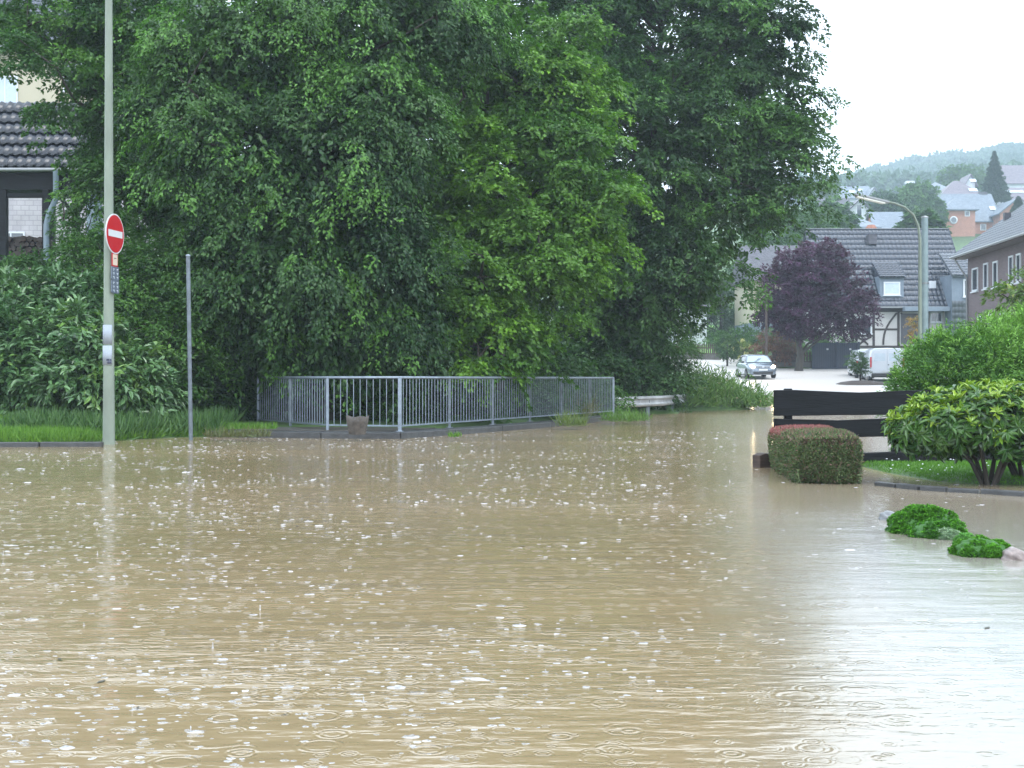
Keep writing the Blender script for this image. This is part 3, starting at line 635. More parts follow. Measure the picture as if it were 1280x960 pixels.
for i in range(len(rail_pts)-1):
    a, b_ = Vector((*rail_pts[i], 0)), Vector((*rail_pts[i+1], 0)); L_ = (b_-a).length; k = max(2, int(round(L_/(.14 if i == 2 else .13)))); mb = MB()
    for j in range(1, k):
        p = a.lerp(b_, j/k); mb.tube([(p.x, p.y, .215), (p.x, p.y, 1.1)], .0078 if i != 2 else .008, 6, cap=False)
    mb.build('bar_panel', M['galv'], root, world=True)

# crash barrier
root = thing('crash_barrier', 'weathered grey steel crash barrier curving off behind the railing end', 'barrier', (3.2, 38.5, 0))
path = [P(764,505,37.6), P(800,505,38.6), P(830,505,40.2), P(846,503,42.5), P(858,501,45.5)]
prof = [(-.03,-.155),(.03,-.13),(.045,-.085),(-.005,-.03),(-.005,.03),(.045,.085),(.03,.13),(-.03,.155)]
ps = []
for i in range(13):
    t = i/12*(len(path)-1); k = min(int(t), len(path)-2); ps.append(path[k].lerp(path[k+1], t-k))
mb = MB(); vs = []; fs = []
for i, p in enumerate(ps):
    d_ = (ps[min(i+1, 12)]-ps[max(i-1, 0)]); nn = Vector((d_.y, -d_.x, 0)).normalized()
    for o_, z in prof: vs.append((p.x+nn.x*o_, p.y+nn.y*o_, .42+z))
    for o_, z in reversed(prof): vs.append((p.x+nn.x*(o_-.006), p.y+nn.y*(o_-.006), .42+z))
m_ = 16
for i in range(12):
    for k in range(m_): fs.append((i*m_+k, i*m_+(k+1)%m_, (i+1)*m_+(k+1)%m_, (i+1)*m_+k))
mb.add(vs, fs); mb.build('beam', mat('weathered_barrier_steel', (.33,.34,.35), .5, metal=.35, var=.3, scale=3), root, world=True)
for i in (0, 4, 8):
    p = ps[i]; mb = MB(); mb.box(p.x-.05, p.x+.05, p.y+.06, p.y+.16, -.2, .56); mb.build('post', M['galv_dark' if i else 'brown_wood'], root, .006, world=True)
mb = MB(); p = P(804,517,37.9); mb.box(p.x-.07, p.x+.07, p.y-.05, p.y+.05, -.1, .19); o = mb.build('marker_stump', M['black_wood'], None, .012); tag(o, 'short black stump standing in the water before the crash barrier', 'stump')

# pot by the railing
p = PG(447, 543, .11); root = thing('planter', 'broken weathered brown pot standing on the kerb before the railing', 'pot', (p.x, p.y-.05, .11))
mb = MB(); nn = 24; vs = []; rows = [(.13,0),(.15,.1),(.175,.22),(.185,.32),(.165,.31),(.12,.12),(.001,.1)]
for j, (r_, z) in enumerate(rows):
    for k in range(nn):
        a = 2*math.pi*k/nn; zz = z + (.010*math.cos(2*a)+.010*math.sin(5*a+1)-.06*math.exp(-((a-4.5)/.3)**2) if j in (3, 4) else 0); q = 1+.05*math.sin(3*a); vs.append((r_*q*math.cos(a)*1.08, r_*q*math.sin(a), zz))
mb.add(vs, [(i*nn+k, i*nn+(k+1)%nn, (i+1)*nn+(k+1)%nn, (i+1)*nn+k) for i in range(6) for k in range(nn)], True); mb.build('pot_body', M['pot'], root)
mb = MB(); mb.lathe([(.12,.12),(.05,.16),(.001,.17)], (0,0,.02), 12); mb.build('soil', M['brown_wood'], root)
# stones under the railing
for i, (px, py, s, lab) in enumerate([(606-145,541,.06,'small grey stone beside the broken pot')]):
    pass
# ------------------------------------------------------------------ lamp post with signs (left)
LP = Vector((-6.72, 22.0, 0)); gz = zt(LP.x, LP.y)
root = thing('lamp_post', 'tall pale green lamp post on the grass verge carrying the no entry sign', 'lamp post', (LP.x, LP.y, gz-.1))
mb = MB(); mb.tube([(0,0,0),(0,0,.3),(0,0,1.05)], [.098,.096,.094], 16); mb.build('base_section', M['polegreen'], root)
mb = MB(); mb.tube([(0,0,.3),(0,0,.5),(0,0,1.9),(0,0,8.2),(.05,-.05,8.6)], [.104,.10,.088,.056,.05], 16); mb.build('shaft', M['polegreen'], root)
mb = MB(); mb.tube([(.05,-.05,8.58),(.3,-.4,8.85),(.7,-.9,8.95),(1.0,-1.3,8.97)], [.045,.04,.04,.04], 8); mb.build('arm', M['polegreen'], root)
mb = MB(); mb.lathe([(.001,0),(.1,.01),(.16,.08),(.1,.13),(.001,.14)], (0,0,0), 12); mb.v = [(1.2+x*1.0, -1.5+y*2.4, 8.87+z) for x, y, z in mb.v]; mb.build('lamp_head', M['gutter'], root)
mb = MB(); mb.box(-.085,.085,-.104,-.09,1.83,2.32); mb.box(-.08,.085,-.108,-.092,2.34,2.83); 
# notices bent round the pole
def wrap(z0, z1, r, a0, a1, x=0, y=0):
    m_ = MB(); k = 8; vs = []
    for i in range(k+1):
        a = math.radians(a0+(a1-a0)*i/k)
        for rr in (r, r+.004):
            vs += [(x+rr*math.cos(a), y+rr*math.sin(a), z0), (x+rr*math.cos(a), y+rr*math.sin(a), z1)]
    fs = []
    for i in range(k):
        b_ = i*4; fs += [(b_+2, b_+6, b_+7, b_+3), (b_, b_+1, b_+5, b_+4), (b_+1, b_+3, b_+7, b_+5), (b_, b_+4, b_+6, b_+2)]
    fs += [(0,2,3,1), (k*4, k*4+1, k*4+3, k*4+2)]
    m_.add(vs, fs, True); return m_
Zp = lambda py: EYE-(py-HZ)/F*21.9-(gz-.1)
nt1 = thing('notice', 'plain upper pale paper notice taped to the lamp post', 'notice', (LP.x, LP.y, gz-.1))
wrap(Zp(430), Zp(406), .0925, -160, -40).build('sheet', M['paper'], nt1)
nt2 = thing('notice', 'lower pale notice with a small dark emblem on the lamp post', 'notice', (LP.x, LP.y, gz-.1))
wrap(Zp(456), Zp(432), .0945, -160, -40).build('sheet', M['paper'], nt2)
mb = wrap(Zp(454.5), Zp(451.5), .1000, -85, -50); m2 = wrap(Zp(451), Zp(448.5), .1000, -95, -70); m3 = wrap(Zp(451), Zp(449), .1000, -66, -50)
mb.add(m2.v, m2.f); mb.add(m3.v, m3.f); mb.build('emblem', M['ink'], nt2)
# signs face right-front
nrm_ang = math.radians(-9)        # direction of the sign normal in the ground plane
SGc = lambda z: (LP.x+.10*math.cos(nrm_ang), LP.y+.10*math.sin(nrm_ang), z)
def sign_root(name, label, z, rz=nrm_ang+math.pi/2):
    return thing(name, label, 'sign', SGc(z), rz)
def plate(poly, y0, y1): return MB().prism(poly, y0, y1, 'y')
zc = EYE-(292.5-HZ)/F*22.0
sg = sign_root('no_entry_sign', 'round red no entry sign with a white bar on the lamp post', zc)
circ = lambda r, n=40: [(r*math.cos(2*math.pi*k/n), r*math.sin(2*math.pi*k/n)) for k in range(n)]
plate(circ(.335), -.012, 0).build('rim', M['signwhite'], sg)
plate(circ(.312), -.016, -.0125).build('disc', M['red'], sg)
plate([(-.255,-.055),(.255,-.055),(.255,.055),(-.255,.055)], -.021, -.0165).build('bar', M['signwhite'], sg)
MB().box(-.02,.02,.001,.05,-.3,.3).build('bracket', M['galv'], sg)
s2 = sign_root('small_sign', 'small cream sign with a red border below the no entry sign', EYE-(325-HZ)/F*22)
plate([(-.105,-.112),(.105,-.112),(.105,.112),(-.105,.112)], -.01, 0).build('border', M['red'], s2)
plate([(-.082,-.09),(.082,-.09),(.082,.09),(-.082,.09)], -.014, -.0105).build('face', M['signcream'], s2)
plate([(-.04,.02),(.035,.022),(.035,.032),(-.04,.03)], -.018, -.0145).build('mark', M['ink'], s2)
for i, (py, lab) in enumerate([(342,'upper slate plate with two columns of pale marks on the lamp post'),(358.5,'lower slate plate with two columns of pale marks on the lamp post')]):
    s3 = sign_root('marker_plate', lab, EYE-(py-HZ)/F*22); s3['group'] = 'slate plates on the lamp post'
    h = .112; r_ = .02; poly = [(-.13+r_,-h),(.13-r_,-h),(.13,-h+r_),(.13,h-r_),(.13-r_,h),(-.13+r_,h),(-.13,h-r_),(-.13,-h+r_)]
    plate(poly, -.02, 0).build('board', M['plate'], s3)
    mb = MB()
    for cx_ in (-.065, .065):
        for k in range(3):
            z = .07-.065*k; mb.box(cx_-.028, cx_+.022, -.0245, -.0205, z-.008, z+.008); mb.box(cx_-.02+.012*k, cx_-.005+.012*k, -.0245, -.0205, z-.03, z-.008)
    mb.build('lettering', M['platemark'], s3)
# thin grey post
p = Vector(((239-640)/F*23.5, 23.5, 0)); gz2 = zt(p.x, p.y)
root = thing('grey_post', 'thin leaning galvanised post without a sign on the verge', 'post', (p.x, p.y, gz2-.1))
mb = MB(); mb.tube([(0,0,0),(-.055,0,EYE-(320-HZ)/F*23.5-gz2+.1)], .038, 12); mb.build('tube', M['galv_dark'], root)
mb = MB(); zz = EYE-(320-HZ)/F*23.5-gz2+.1; mb.lathe([(.042,0),(.042,.02),(.001,.035)], (-.055,0,zz), 12); mb.build('cap', M['galv'], root)

# strip of wet tarmac and kerb at the left edge
mb = MB(); 
for i in range(6):
    x0 = -12.6+i*1.0; mb.box(x0+.004, x0+.996, 20.92+.06*i, 21.06+.06*i, -.2, .075)
o = mb.build('verge_kerb', M['kerb'], None, .012); tag(o, 'row of wet dark kerb stones edging the left verge', 'kerb', kind='structure')

# ------------------------------------------------------------------ roofs
def tile_roof(mb, w, L_, tw=.3, th=.36, amp=.03, lift=.035, sub=6):
    """tiles in the plane: x 0..w along the eave, y 0..L up the slope, z normal; returns nothing"""
    nr = max(1, int(round(L_/th))); th = L_/nr; nc = max(1, int(round(w/tw))); xs_ = np.linspace(0, w, nc*sub+1)
    pf = amp*np.maximum(0, np.cos(2*np.pi*(xs_/ (w/nc))))**.7 if False else amp*(.5+.5*np.cos(2*np.pi*xs_/(w/nc)))**1.6
    vs = []; fs = []; nx = len(xs_)
    for r_ in range(nr):
        b_ = len(vs); y0 = r_*th-.02; y1 = (r_+1)*th+.01
        for k, x in enumerate(xs_): vs.append((x, y0, pf[k]+lift-.045))
        for k, x in enumerate(xs_): vs.append((x, y0, pf[k]+lift))
        for k, x in enumerate(xs_): vs.append((x, y1, pf[k]))
        for rr in range(2):
            for k in range(nx-1): fs.append((b_+rr*nx+k, b_+rr*nx+k+1, b_+(rr+1)*nx+k+1, b_+(rr+1)*nx+k))
    mb.add(vs, fs, True)
def place(mb, M4): mb.v = [tuple(M4 @ Vector(v)) for v in mb.v]; return mb
def roof_plane(origin, ux, slope_up, w, L_, **k):
    """world/local transform of a tiled plane; ux eave direction, slope_up direction up the slope"""
    ux = Vector(ux).normalized(); uy = Vector(slope_up).normalized(); uz = ux.cross(uy).normalized()
    mb = MB(); tile_roof(mb, w, L_, **k); mb.box(0, w, -.0, L_, -.12, -.03)
    M4 = Matrix(((ux.x,uy.x,uz.x,origin[0]),(ux.y,uy.y,uz.y,origin[1]),(ux.z,uy.z,uz.z,origin[2]),(0,0,0,1)))
    return place(mb, M4)
def window(parent, cx_, z0, w, h, y=0, frame='white', pane='glass', sill=True, bars=1, name='window', t=.07):
    """window in the plane y, facing -y"""
    mb = MB(); f = t
    mb.box(cx_-w/2, cx_+w/2, y-.05, y+.02, z0, z0+f); mb.box(cx_-w/2, cx_+w/2, y-.05, y+.02, z0+h-f, z0+h)
    mb.box(cx_-w/2, cx_-w/2+f, y-.05, y+.02, z0+f, z0+h-f); mb.box(cx_+w/2-f, cx_+w/2, y-.05, y+.02, z0+f, z0+h-f)
    for k in range(1, bars): xx = cx_-w/2+w*k/bars; mb.box(xx-f*.4, xx+f*.4, y-.045, y+.02, z0+f, z0+h-f)
    fr = mb.build(name, M[frame], parent)
    MB().box(cx_-w/2+f, cx_+w/2-f, y-.02, y+.015, z0+f, z0+h-f).build('pane', M[pane], fr)
    if sill: MB().box(cx_-w/2-.06, cx_+w/2+.06, y-.12, y+.02, z0-.07, z0-.003).build('sill', M[frame], fr)
    return fr

# tiled shelter on the left bank
Y0 = 40.0; o_ = P(104, 212, Y0); fl = zt(o_.x-2, Y0+1)
root = thing('garden_shelter', 'timber shelter with wet black tiled roof up on the left bank', 'shelter', (o_.x, Y0, fl))
ez = o_.z-fl; w_ = 4.4
sl = math.radians(45)
roof_plane((-w_, -.3, ez), (1,0,0), (0,math.cos(sl),math.sin(sl)), w_, 3.5, tw=.275, th=.56, amp=.06, lift=.085).build('roof', M['tile_black'], root)
ym = -.3+3.5*math.cos(sl); zm = ez+3.5*math.sin(sl)
roof_plane((0, 2*ym+.3, ez), (-1,0,0), (0,-math.cos(sl),math.sin(sl)), w_, 3.5, tw=.275, th=.42, amp=.045, lift=.05, sub=3).build('rear_roof', M['tile_black'], root)
MB().prism([(-.36,ez-.28),(-.3,ez-.02),(ym,zm-.05),(2*ym+.3,ez-.02),(2*ym+.3,ez-.28),(ym,zm-.42)], -.02, .10, 'x').build('verge_board', M['black_wood'], root)
MB().prism([(.1,ez-.35),(ym,zm-.45),(2*ym-.1,ez-.35)], -.12, -.05, 'x').build('gable_boards', M['black_wood'], root)
gt = MB(); gt.tube([(-w_,-.38,ez-.06),(.05,-.38,ez-.06)], .06, 8); gt.build('gutter', M['gutter'], root)
MB().box(-w_, .0, -.12, .06, ez-.62, ez-.12).build('eave_beam', M['black_wood'], root)
MB().box(-w_, .0, -.05, .03, ez-.86, ez-.72).build('cross_rail', M['black_wood'], root)
for px in (5, 58, 95):
    x = (px-104)/F*Y0; MB().box(x-.10, x+.10, -.1, .1, -1.5, ez-.1).build('post', M['black_wood'], root)
for px in (5, 95):
    x = (px-104)/F*Y0; MB().box(x-.10, x+.10, 2*ym-.3, 2*ym-.1, -1.5, ez-.1).build('post', M['black_wood'], root)
MB().beam((-.25,0,ez-1.4),(-.9,0,ez-2.3) if False else (-.85,0,ez-.65), .1, .1, (0,1,0)).build('brace', M['black_wood'], root)
x = (75-104)/F*Y0
mb = MB(); mb.tube([(x,-.38,ez-.08),(x,-.36,ez-.25),(x-.05,-.2,ez-.9),(x-.28,-.15,ez-1.35),(x-.36,-.15,ez-1.7),(x-.36,-.15,-.8)], .09, 8); mb.build('downpipe', M['pipe'], root)
for i, (px, py, w1, lab) in enumerate([(17,370,1.15,'bottom wooden pallet of the pile under the shelter'),(24,356,1.1,'second wooden pallet of the pile under the shelter'),(20,342,1.0,'topmost wooden pallet of the pile under the shelter')]):
    q = P(px, py, 38.6); r2 = thing('pallet', lab, 'pallet', (q.x, q.y, q.z), .12*(i-1), 'wooden pallets under the shelter')
    for z in (0, .13):
        for k in range(4): MB().box(-w1/2, w1/2, -.4+k*.22, -.4+k*.22+.12, z, z+.03).build('plank', M['palletwood'], r2)
    for xx in (-w1/2, -.05, w1/2-.1): MB().box(xx, xx+.1, -.4, .4, .032, .128).build('block', M['palletwood'], r2)
rg = np.random.default_rng(60); q = P(4, 352, 41.2); r2 = thing('clutter_stack', 'added dark stack of firewood between the left posts of the shelter', 'clutter', (q.x, q.y, q.z))  # logs added as a dark mass for the clutter under the roof
for k in range(8):
    for r_ in range(9):
        rr_ = rg.uniform(.07, .10); xx = k*.165+(r_ % 2)*.08+rg.normal(0, .01); z_ = .08+r_*.155+rg.normal(0, .01)
        MB().tube([(xx, rg.normal(0, .05), z_), (xx+.02, .9, z_)], [rr_, rr_*.92], 8).build('log', M['brown_wood'], r2)
# round grey tank/pipe beside shelter
q = P(118, 372, 39); root = thing('drain_pipe_column', 'thick grey vertical pipe beside the right post of the shelter', 'pipe', (q.x, q.y, q.z-.5))
mb = MB(); mb.tube([(0,0,0),(0,0,.06),(0,0,3.6)], [.26,.24,.22], 14); mb.build('tube', M['pipe'], root); MB().lathe([(.24,0),(.27,.02),(.27,.1),(.2,.14),(.001,.15)], (0,0,3.55), 14).build('collar', M['galv_dark'], root)

# cream apartment house behind
q = P(-60, 420, 58); gz3 = zt(q.x, q.y)
root = thing('apartment_house', 'cream rendered house with white tiled ground floor behind the left trees', 'house', (q.x, q.y, gz3-.5), math.radians(4))
top_ = P(0, 40, 58).z-gz3; mid_ = P(0, 225, 58).z-gz3
MB().box(0, 10.6, 0, 9, mid_, top_).build('wall', M['cream'], root)
MB().box(.02, 10.0, .02, 9, -1, mid_-.004).build('ground_floor_wall', M['tilewall'], root)
roof_plane((-.5,-.6,top_-.15), (1,0,0), (0,.77,.64), 11.6, 6.5, tw=.3, th=.4, sub=4).build('roof', M['tile'], root)
MB().box(-.5, 11.1, -.62, -.5, top_-.32, top_-.12).build('gutter', M['gutter'], root)
for px, py, w1, h1 in ((5,98,1.1,1.3),(92,80,1.1,1.25),(150,80,1.0,1.25),(88,175,1.1,1.3),(8,175,1.2,1.3),(200,100,1.0,1.3)):
    a = P(px, py, 58); window(root, a.x-q.x, a.z-gz3-h1/2, w1, h1, -.01, pane='glassblue' if px == 5 else 'glass', bars=2)
a = P(12, 282, 58); window(root, a.x-q.x, a.z-gz3-.3, 1.2, .55, .005, bars=2)
for px in (120, 172):   # corner pilasters
    a = P(px, 0, 58); MB().box(a.x-q.x-.2, a.x-q.x+.2, -.15, -.002, mid_+.01, top_-.4).build('pilaster', M['cream'], root)

# ------------------------------------------------------------------ right foreground
# black board fence
root = thing('board_fence', 'low fence of wide black horizontal boards at the edge of the lawn', 'fence', (3.35, 17.3, 0))
fa, fb = Vector((3.32, 16.9, 0)), Vector((7.4, 17.9, 0))
def wavy_board(a, b_, z0, z1, th, seed, off=0):
    rg = np.random.default_rng(seed); k = 14; d_ = (b_-a); nn = Vector((d_.y, -d_.x, 0)).normalized(); vs = []
    for i in range(k+1):
        p = a.lerp(b_, i/k)+nn*off; t0 = rg.uniform(-.012, .012); t1 = .014*math.sin(i*.9+seed)+rg.uniform(-.004, .004)
        for o_, z in ((0, z0+t0*.4), (th, z0+t0*.4), (th, z1+t1), (0, z1+t1)): vs.append((p.x+nn.x*o_, p.y+nn.y*o_, z))
    fs = [(i*4+j, i*4+(j+1)%4, (i+1)*4+(j+1)%4, (i+1)*4+j) for i in range(k) for j in range(4)]+[(0,1,2,3),(k*4+3,k*4+2,k*4+1,k*4)]
    return MB().add(vs, fs)
zz = lambda py, Y: EYE-(py-HZ)/F*Y
wavy_board(fa, fb, zz(519.5,16.9), zz(489,16.9), .035, 1, .06).build('board', M['black_wood'], root, .006, world=True)
wavy_board(fa, fb, zz(547,16.9), zz(524,16.9), .035, 2, .06).build('board', M['black_wood'], root, .006, world=True)
ga, gb = Vector((3.05, 16.55, 0)), Vector((9.5, 17.9, 0))
wavy_board(ga, gb, -.1, zz(565,16.8), .10, 3, .02).build('ground_beam', M['black_wood'], root, .01, world=True)
for t in (.055, .42, .80):
    p = fa.lerp(fb, t); mb = MB(); mb.box(p.x-.05, p.x+.05, p.y-.04, p.y+.04, -.2, .97 if t < .1 else .93); mb.build('post', M['black_wood'], root, .008, world=True)
wavy_board(Vector((2.98,16.38,0)), Vector((3.34,16.55,0)), -.15, zz(567,16.4), .16, 5, 0).build('beam_end', M['brown_wood'], root, .012, world=True)

# clipped hedge with red tips
rg = np.random.default_rng(200)
A_ = np.array([3.31, 13.75]); B_ = np.array([3.52, 16.3]); 
root = thing('clipped_hedge', 'small box hedge with pinkish red top standing in the water', 'hedge', (3.5, 14.9, 0))
n = 26000; ax = (B_-A_); LL = np.linalg.norm(ax); ax /= LL; rt = np.array([ax[1], -ax[0]]); rt = rt if rt[0] > 0 else -rt
# local box: u 0..LL along, v -.40... width, z 0..h, leaves on the surface shell with bulging
side = rg.choice(4, n, p=[.30,.16,.14,.40]); u = rg.random(n)*LL; v = rg.uniform(-.36, .36, n); z = rg.random(n)**.9*.58
z = np.where(side == 0, .56, z); v = np.where(side == 1, -.36, v); v = np.where(side == 2, .36, v); u = np.where(side == 3, 0*u, u)
front = (side == 3); v = np.where(front, rg.uniform(-.36, .36, n), v)
l_ = (side == 1)
depth = np.abs(rg.normal(0, .03, n)); bul = .03*np.sin(u*5+z*7)+.025*np.sin(v*9+z*11)
nr = np.zeros((n, 3)); pu = u.copy(); pv = v.copy(); pz = z.copy()
# rounding of edges
cu, cv, cz = u-LL/2, v, z-.28; q = np.power(np.power(np.abs(cu)/(LL/2), 8)+np.power(np.abs(cv)/.36, 5)+np.power(np.abs(cz)/.30, 6), 1/6.)
sc_ = (1/np.maximum(q, 1e-3))*(1-depth+bul*.9); sc_ = np.clip(sc_, .7, 1.06)
cu, cv, cz = cu*np.where(front, sc_, 1)*1.0, cv*sc_, cz*sc_; cu = np.clip(cu, -LL/2-.04, LL/2+.04)
pos = np.stack([A_[0]+ax[0]*(cu+LL/2)+rt[0]*cv, A_[1]+ax[1]*(cu+LL/2)+rt[1]*cv, cz*.93+.24], 1)
outn = np.stack([ax[0]*cu/LL*1.5*front+rt[0]*cv*2, ax[1]*cu/LL*1.5*front+rt[1]*cv*2, cz*2.5], 1)
d = unit(outn)+.7*rg.standard_normal((n, 3)); d[:, 2] += .4
red = (pos[:, 2] > .44+.03*rg.standard_normal(n)) & (cu > LL*.08+.3*rg.standard_normal(n)*.8); f = rg.random((n, 1))
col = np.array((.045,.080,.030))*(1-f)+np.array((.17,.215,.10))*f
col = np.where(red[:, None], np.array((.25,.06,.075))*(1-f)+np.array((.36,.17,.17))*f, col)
pink = (rg.random(n) < .16+.3*(pos[:, 2] > .40)); col = np.where(pink[:, None] & ~red[:, None], np.array((.20,.13,.11))*rg.uniform(.7, 1.2, (n, 1)), col)
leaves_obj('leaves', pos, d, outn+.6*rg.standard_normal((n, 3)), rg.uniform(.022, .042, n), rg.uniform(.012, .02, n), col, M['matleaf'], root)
# inner twigs body so that the hedge is not hollow
mb = MB()
for i in range(260):
    uu = rg.uniform(.1, LL-.1); vv = rg.uniform(-.25, .25); b0 = np.array([A_[0]+ax[0]*uu+rt[0]*vv, A_[1]+ax[1]*uu+rt[1]*vv])
    mb.tube([(b0[0], b0[1], -.2), (b0[0]+rg.normal(0,.05), b0[1]+rg.normal(0,.05), .25), (b0[0]+rg.normal(0,.1), b0[1]+rg.normal(0,.1), .5)], [.009,.007,.004], 4, cap=False)
mb.build('twigs', M['bark'], root, world=True)
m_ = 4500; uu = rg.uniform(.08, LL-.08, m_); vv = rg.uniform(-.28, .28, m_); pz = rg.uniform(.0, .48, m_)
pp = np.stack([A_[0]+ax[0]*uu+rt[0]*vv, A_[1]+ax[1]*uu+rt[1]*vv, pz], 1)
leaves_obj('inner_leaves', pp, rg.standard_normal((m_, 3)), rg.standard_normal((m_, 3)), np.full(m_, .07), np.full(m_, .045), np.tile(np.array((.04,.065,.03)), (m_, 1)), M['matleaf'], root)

# rhododendron: whorls of long leaves
def whorl_bush(name, label, base, lobes, n, seed, leafl=.115, leafw=.04, per=9):
    rg = np.random.default_rng(seed); root = thing(name, label, 'shrub', base)
    pos, out = sprays(lobes, n, rg, .72, .08, seed)
    inn = sprays(lobes, int(n*.9), rg, .35, .0, seed+1); pos2 = np.concatenate([pos, inn[0]]); out2 = np.concatenate([out, inn[1]]); nn = len(pos2)
    g = unit(out2+np.array([0,0,.7])+.25*rg.standard_normal((nn, 3))); a = unit(np.cross(g, rg.standard_normal((nn, 3)))); b_ = np.cross(g, a)
    ph = (np.arange(per)/per*2*np.pi)[None]+rg.random((nn, 1))*6
    d = a[:, None]*np.cos(ph)[..., None]+b_[:, None]*np.sin(ph)[..., None]
    young = ((rg.random(nn) < .8) & (np.arange(nn) < len(pos)) & (out2[:, 2] > -.05))
    d = d+g[:, None]*(np.where(young, .75, -.05)[:, None]+.25*rg.standard_normal((nn, per)))[..., None]
    p = pos2[:, None]+0*d+g[:, None]*(.02*rg.standard_normal((nn, per)))[..., None]
    f = rg.random((nn, per, 1)); c = np.array((.028,.085,.016))*(1-f)+np.array((.07,.155,.027))*f
    cy_ = np.array((.13,.25,.02))*(1-f)+np.array((.27,.38,.04))*f; c = np.where(young[:, None, None], cy_, c)
    s = np.where(young, .82, 1.05)[:, None]*rg.uniform(.8, 1.15, (nn, per)); r = lambda x: x.reshape(-1, *x.shape[2:])
    leaves_obj('leaves', r(p), r(d), r(g[:, None]+.2*rg.standard_normal(d.shape)), r(leafl*s), r(leafw*s), r(c), M['glossleaf'], root, six=True, curl=.22)
    mb = MB(); bz = Vector(base)
    for i in range(6):
        a_ = i/6*6.28; e = bz+Vector((.38*math.cos(a_), .3*math.sin(a_), .38)); st = [bz+Vector((.05*math.cos(a_), .05*math.sin(a_), -.1)), bz+Vector((.18*math.cos(a_), .12*math.sin(a_), .16)), e]
        mb.tube(st, [.028,.022,.018], 7)
        for j in rg.choice(len(pos), 16): 
            if (Vector(pos[j])-e).length < .9: mb.tube(limb_path(e, pos[j], rg, 4, lift=.02), [.014,.011,.008,.005], 4, cap=False)
    mb.build('stems', M['bark'], root, world=True); return root
c0 = PG(1236, 597, .07)
whorl_bush('rhododendron', 'rhododendron with yellow green whorls and bare stems on the lawn', tuple(c0), [(c0.x-.42,c0.y,.62,.62,.5,.27),(c0.x+.1,c0.y,.72,.65,.55,.33),(c0.x+.65,c0.y+.1,.7,.6,.5,.36),(c0.x-.15,c0.y+.2,.78,.6,.5,.25),(c0.x-.62,c0.y-.05,.68,.35,.3,.2),(c0.x+.3,c0.y-.3,.5,.5,.25,.22),(c0.x-.72,c0.y,.52,.3,.25,.2),(c0.x-.3,c0.y+.25,.50,.5,.3,.2),(c0.x+.55,c0.y+.3,.5,.6,.3,.22)], 760, 210)
whorl_bush('rhododendron', 'second rhododendron hardly visible behind and right of the first', (c0.x+.5, c0.y+.35, .07), [(c0.x+.9,c0.y+.5,.7,.6,.5,.36)], 160, 211)

# big feathery conifer bush
def feather(name, label, base, lobes, n, seed, cols, sl=.3, per=26, leaf=(.07,.012), group=None, tip=None, tipf=.4, fan=.5, shell=.6, cat='shrub', droop=.1, upb=.5):
    rg = np.random.default_rng(seed); root = thing(name, label, cat, base, 0, group)
    pos, out = sprays(lobes, n, rg, shell, .05, seed, 2.0); out = unit(out+np.array([0,0,upb]))
    leaves_obj('foliage', *foliage(pos, out, rg, per, sl, leaf, droop, fan, cols, tip, tipf, seed, .9, cs=1.5), M['matleaf'], root)
    mb = MB(); b_ = Vector(base)
    for j in rg.choice(len(pos), 40): mb.tube(limb_path(b_-Vector((0,0,.1)), pos[j], rg, 4, lift=.0), [.03,.02,.012,.005], 4, cap=False)
    mb.build('stems', M['bark'], root, world=True); return root
FC = ((.045,.125,.028),(.115,.245,.045))
feather('conifer_bush', 'big soft feathery green bush rising behind the fence and rhododendron', (6.6, 18.6, .1), [lobe(1174,481,18.4,46,50,.7),lobe(1224,466,18.3,62,48,.9),lobe(1286,451,18.5,62,55,.9),lobe(1344,436,18.6,62,60,.9),lobe(1209,516,18.2,66,36,.7),lobe(1269,504,18.2,70,40,.8),lobe(1354,496,18.4,60,50,.8),lobe(1149,508,18.3,24,34,.5)], 2600, 220, FC, sl=.30, per=44, leaf=(.07,.019), tip=(.16,.31,.06), tipf=.55)
tree('shrub', 'yellowish broad leaved shrub above the feathery bush at the right edge', 'shrub', (8.9, 22.5, .1), [lobe(1285,368,22.5,34,24),lobe(1320,380,22.5,40,36)], n=110, per=30, sl=.35, leaf=(.11,.05), cols=((.09,.16,.05),(.18,.25,.09)), tip=(.25,.30,.10), tipf=.4, trunk_r=.05, seed=222, shell=.3, gap=.1)
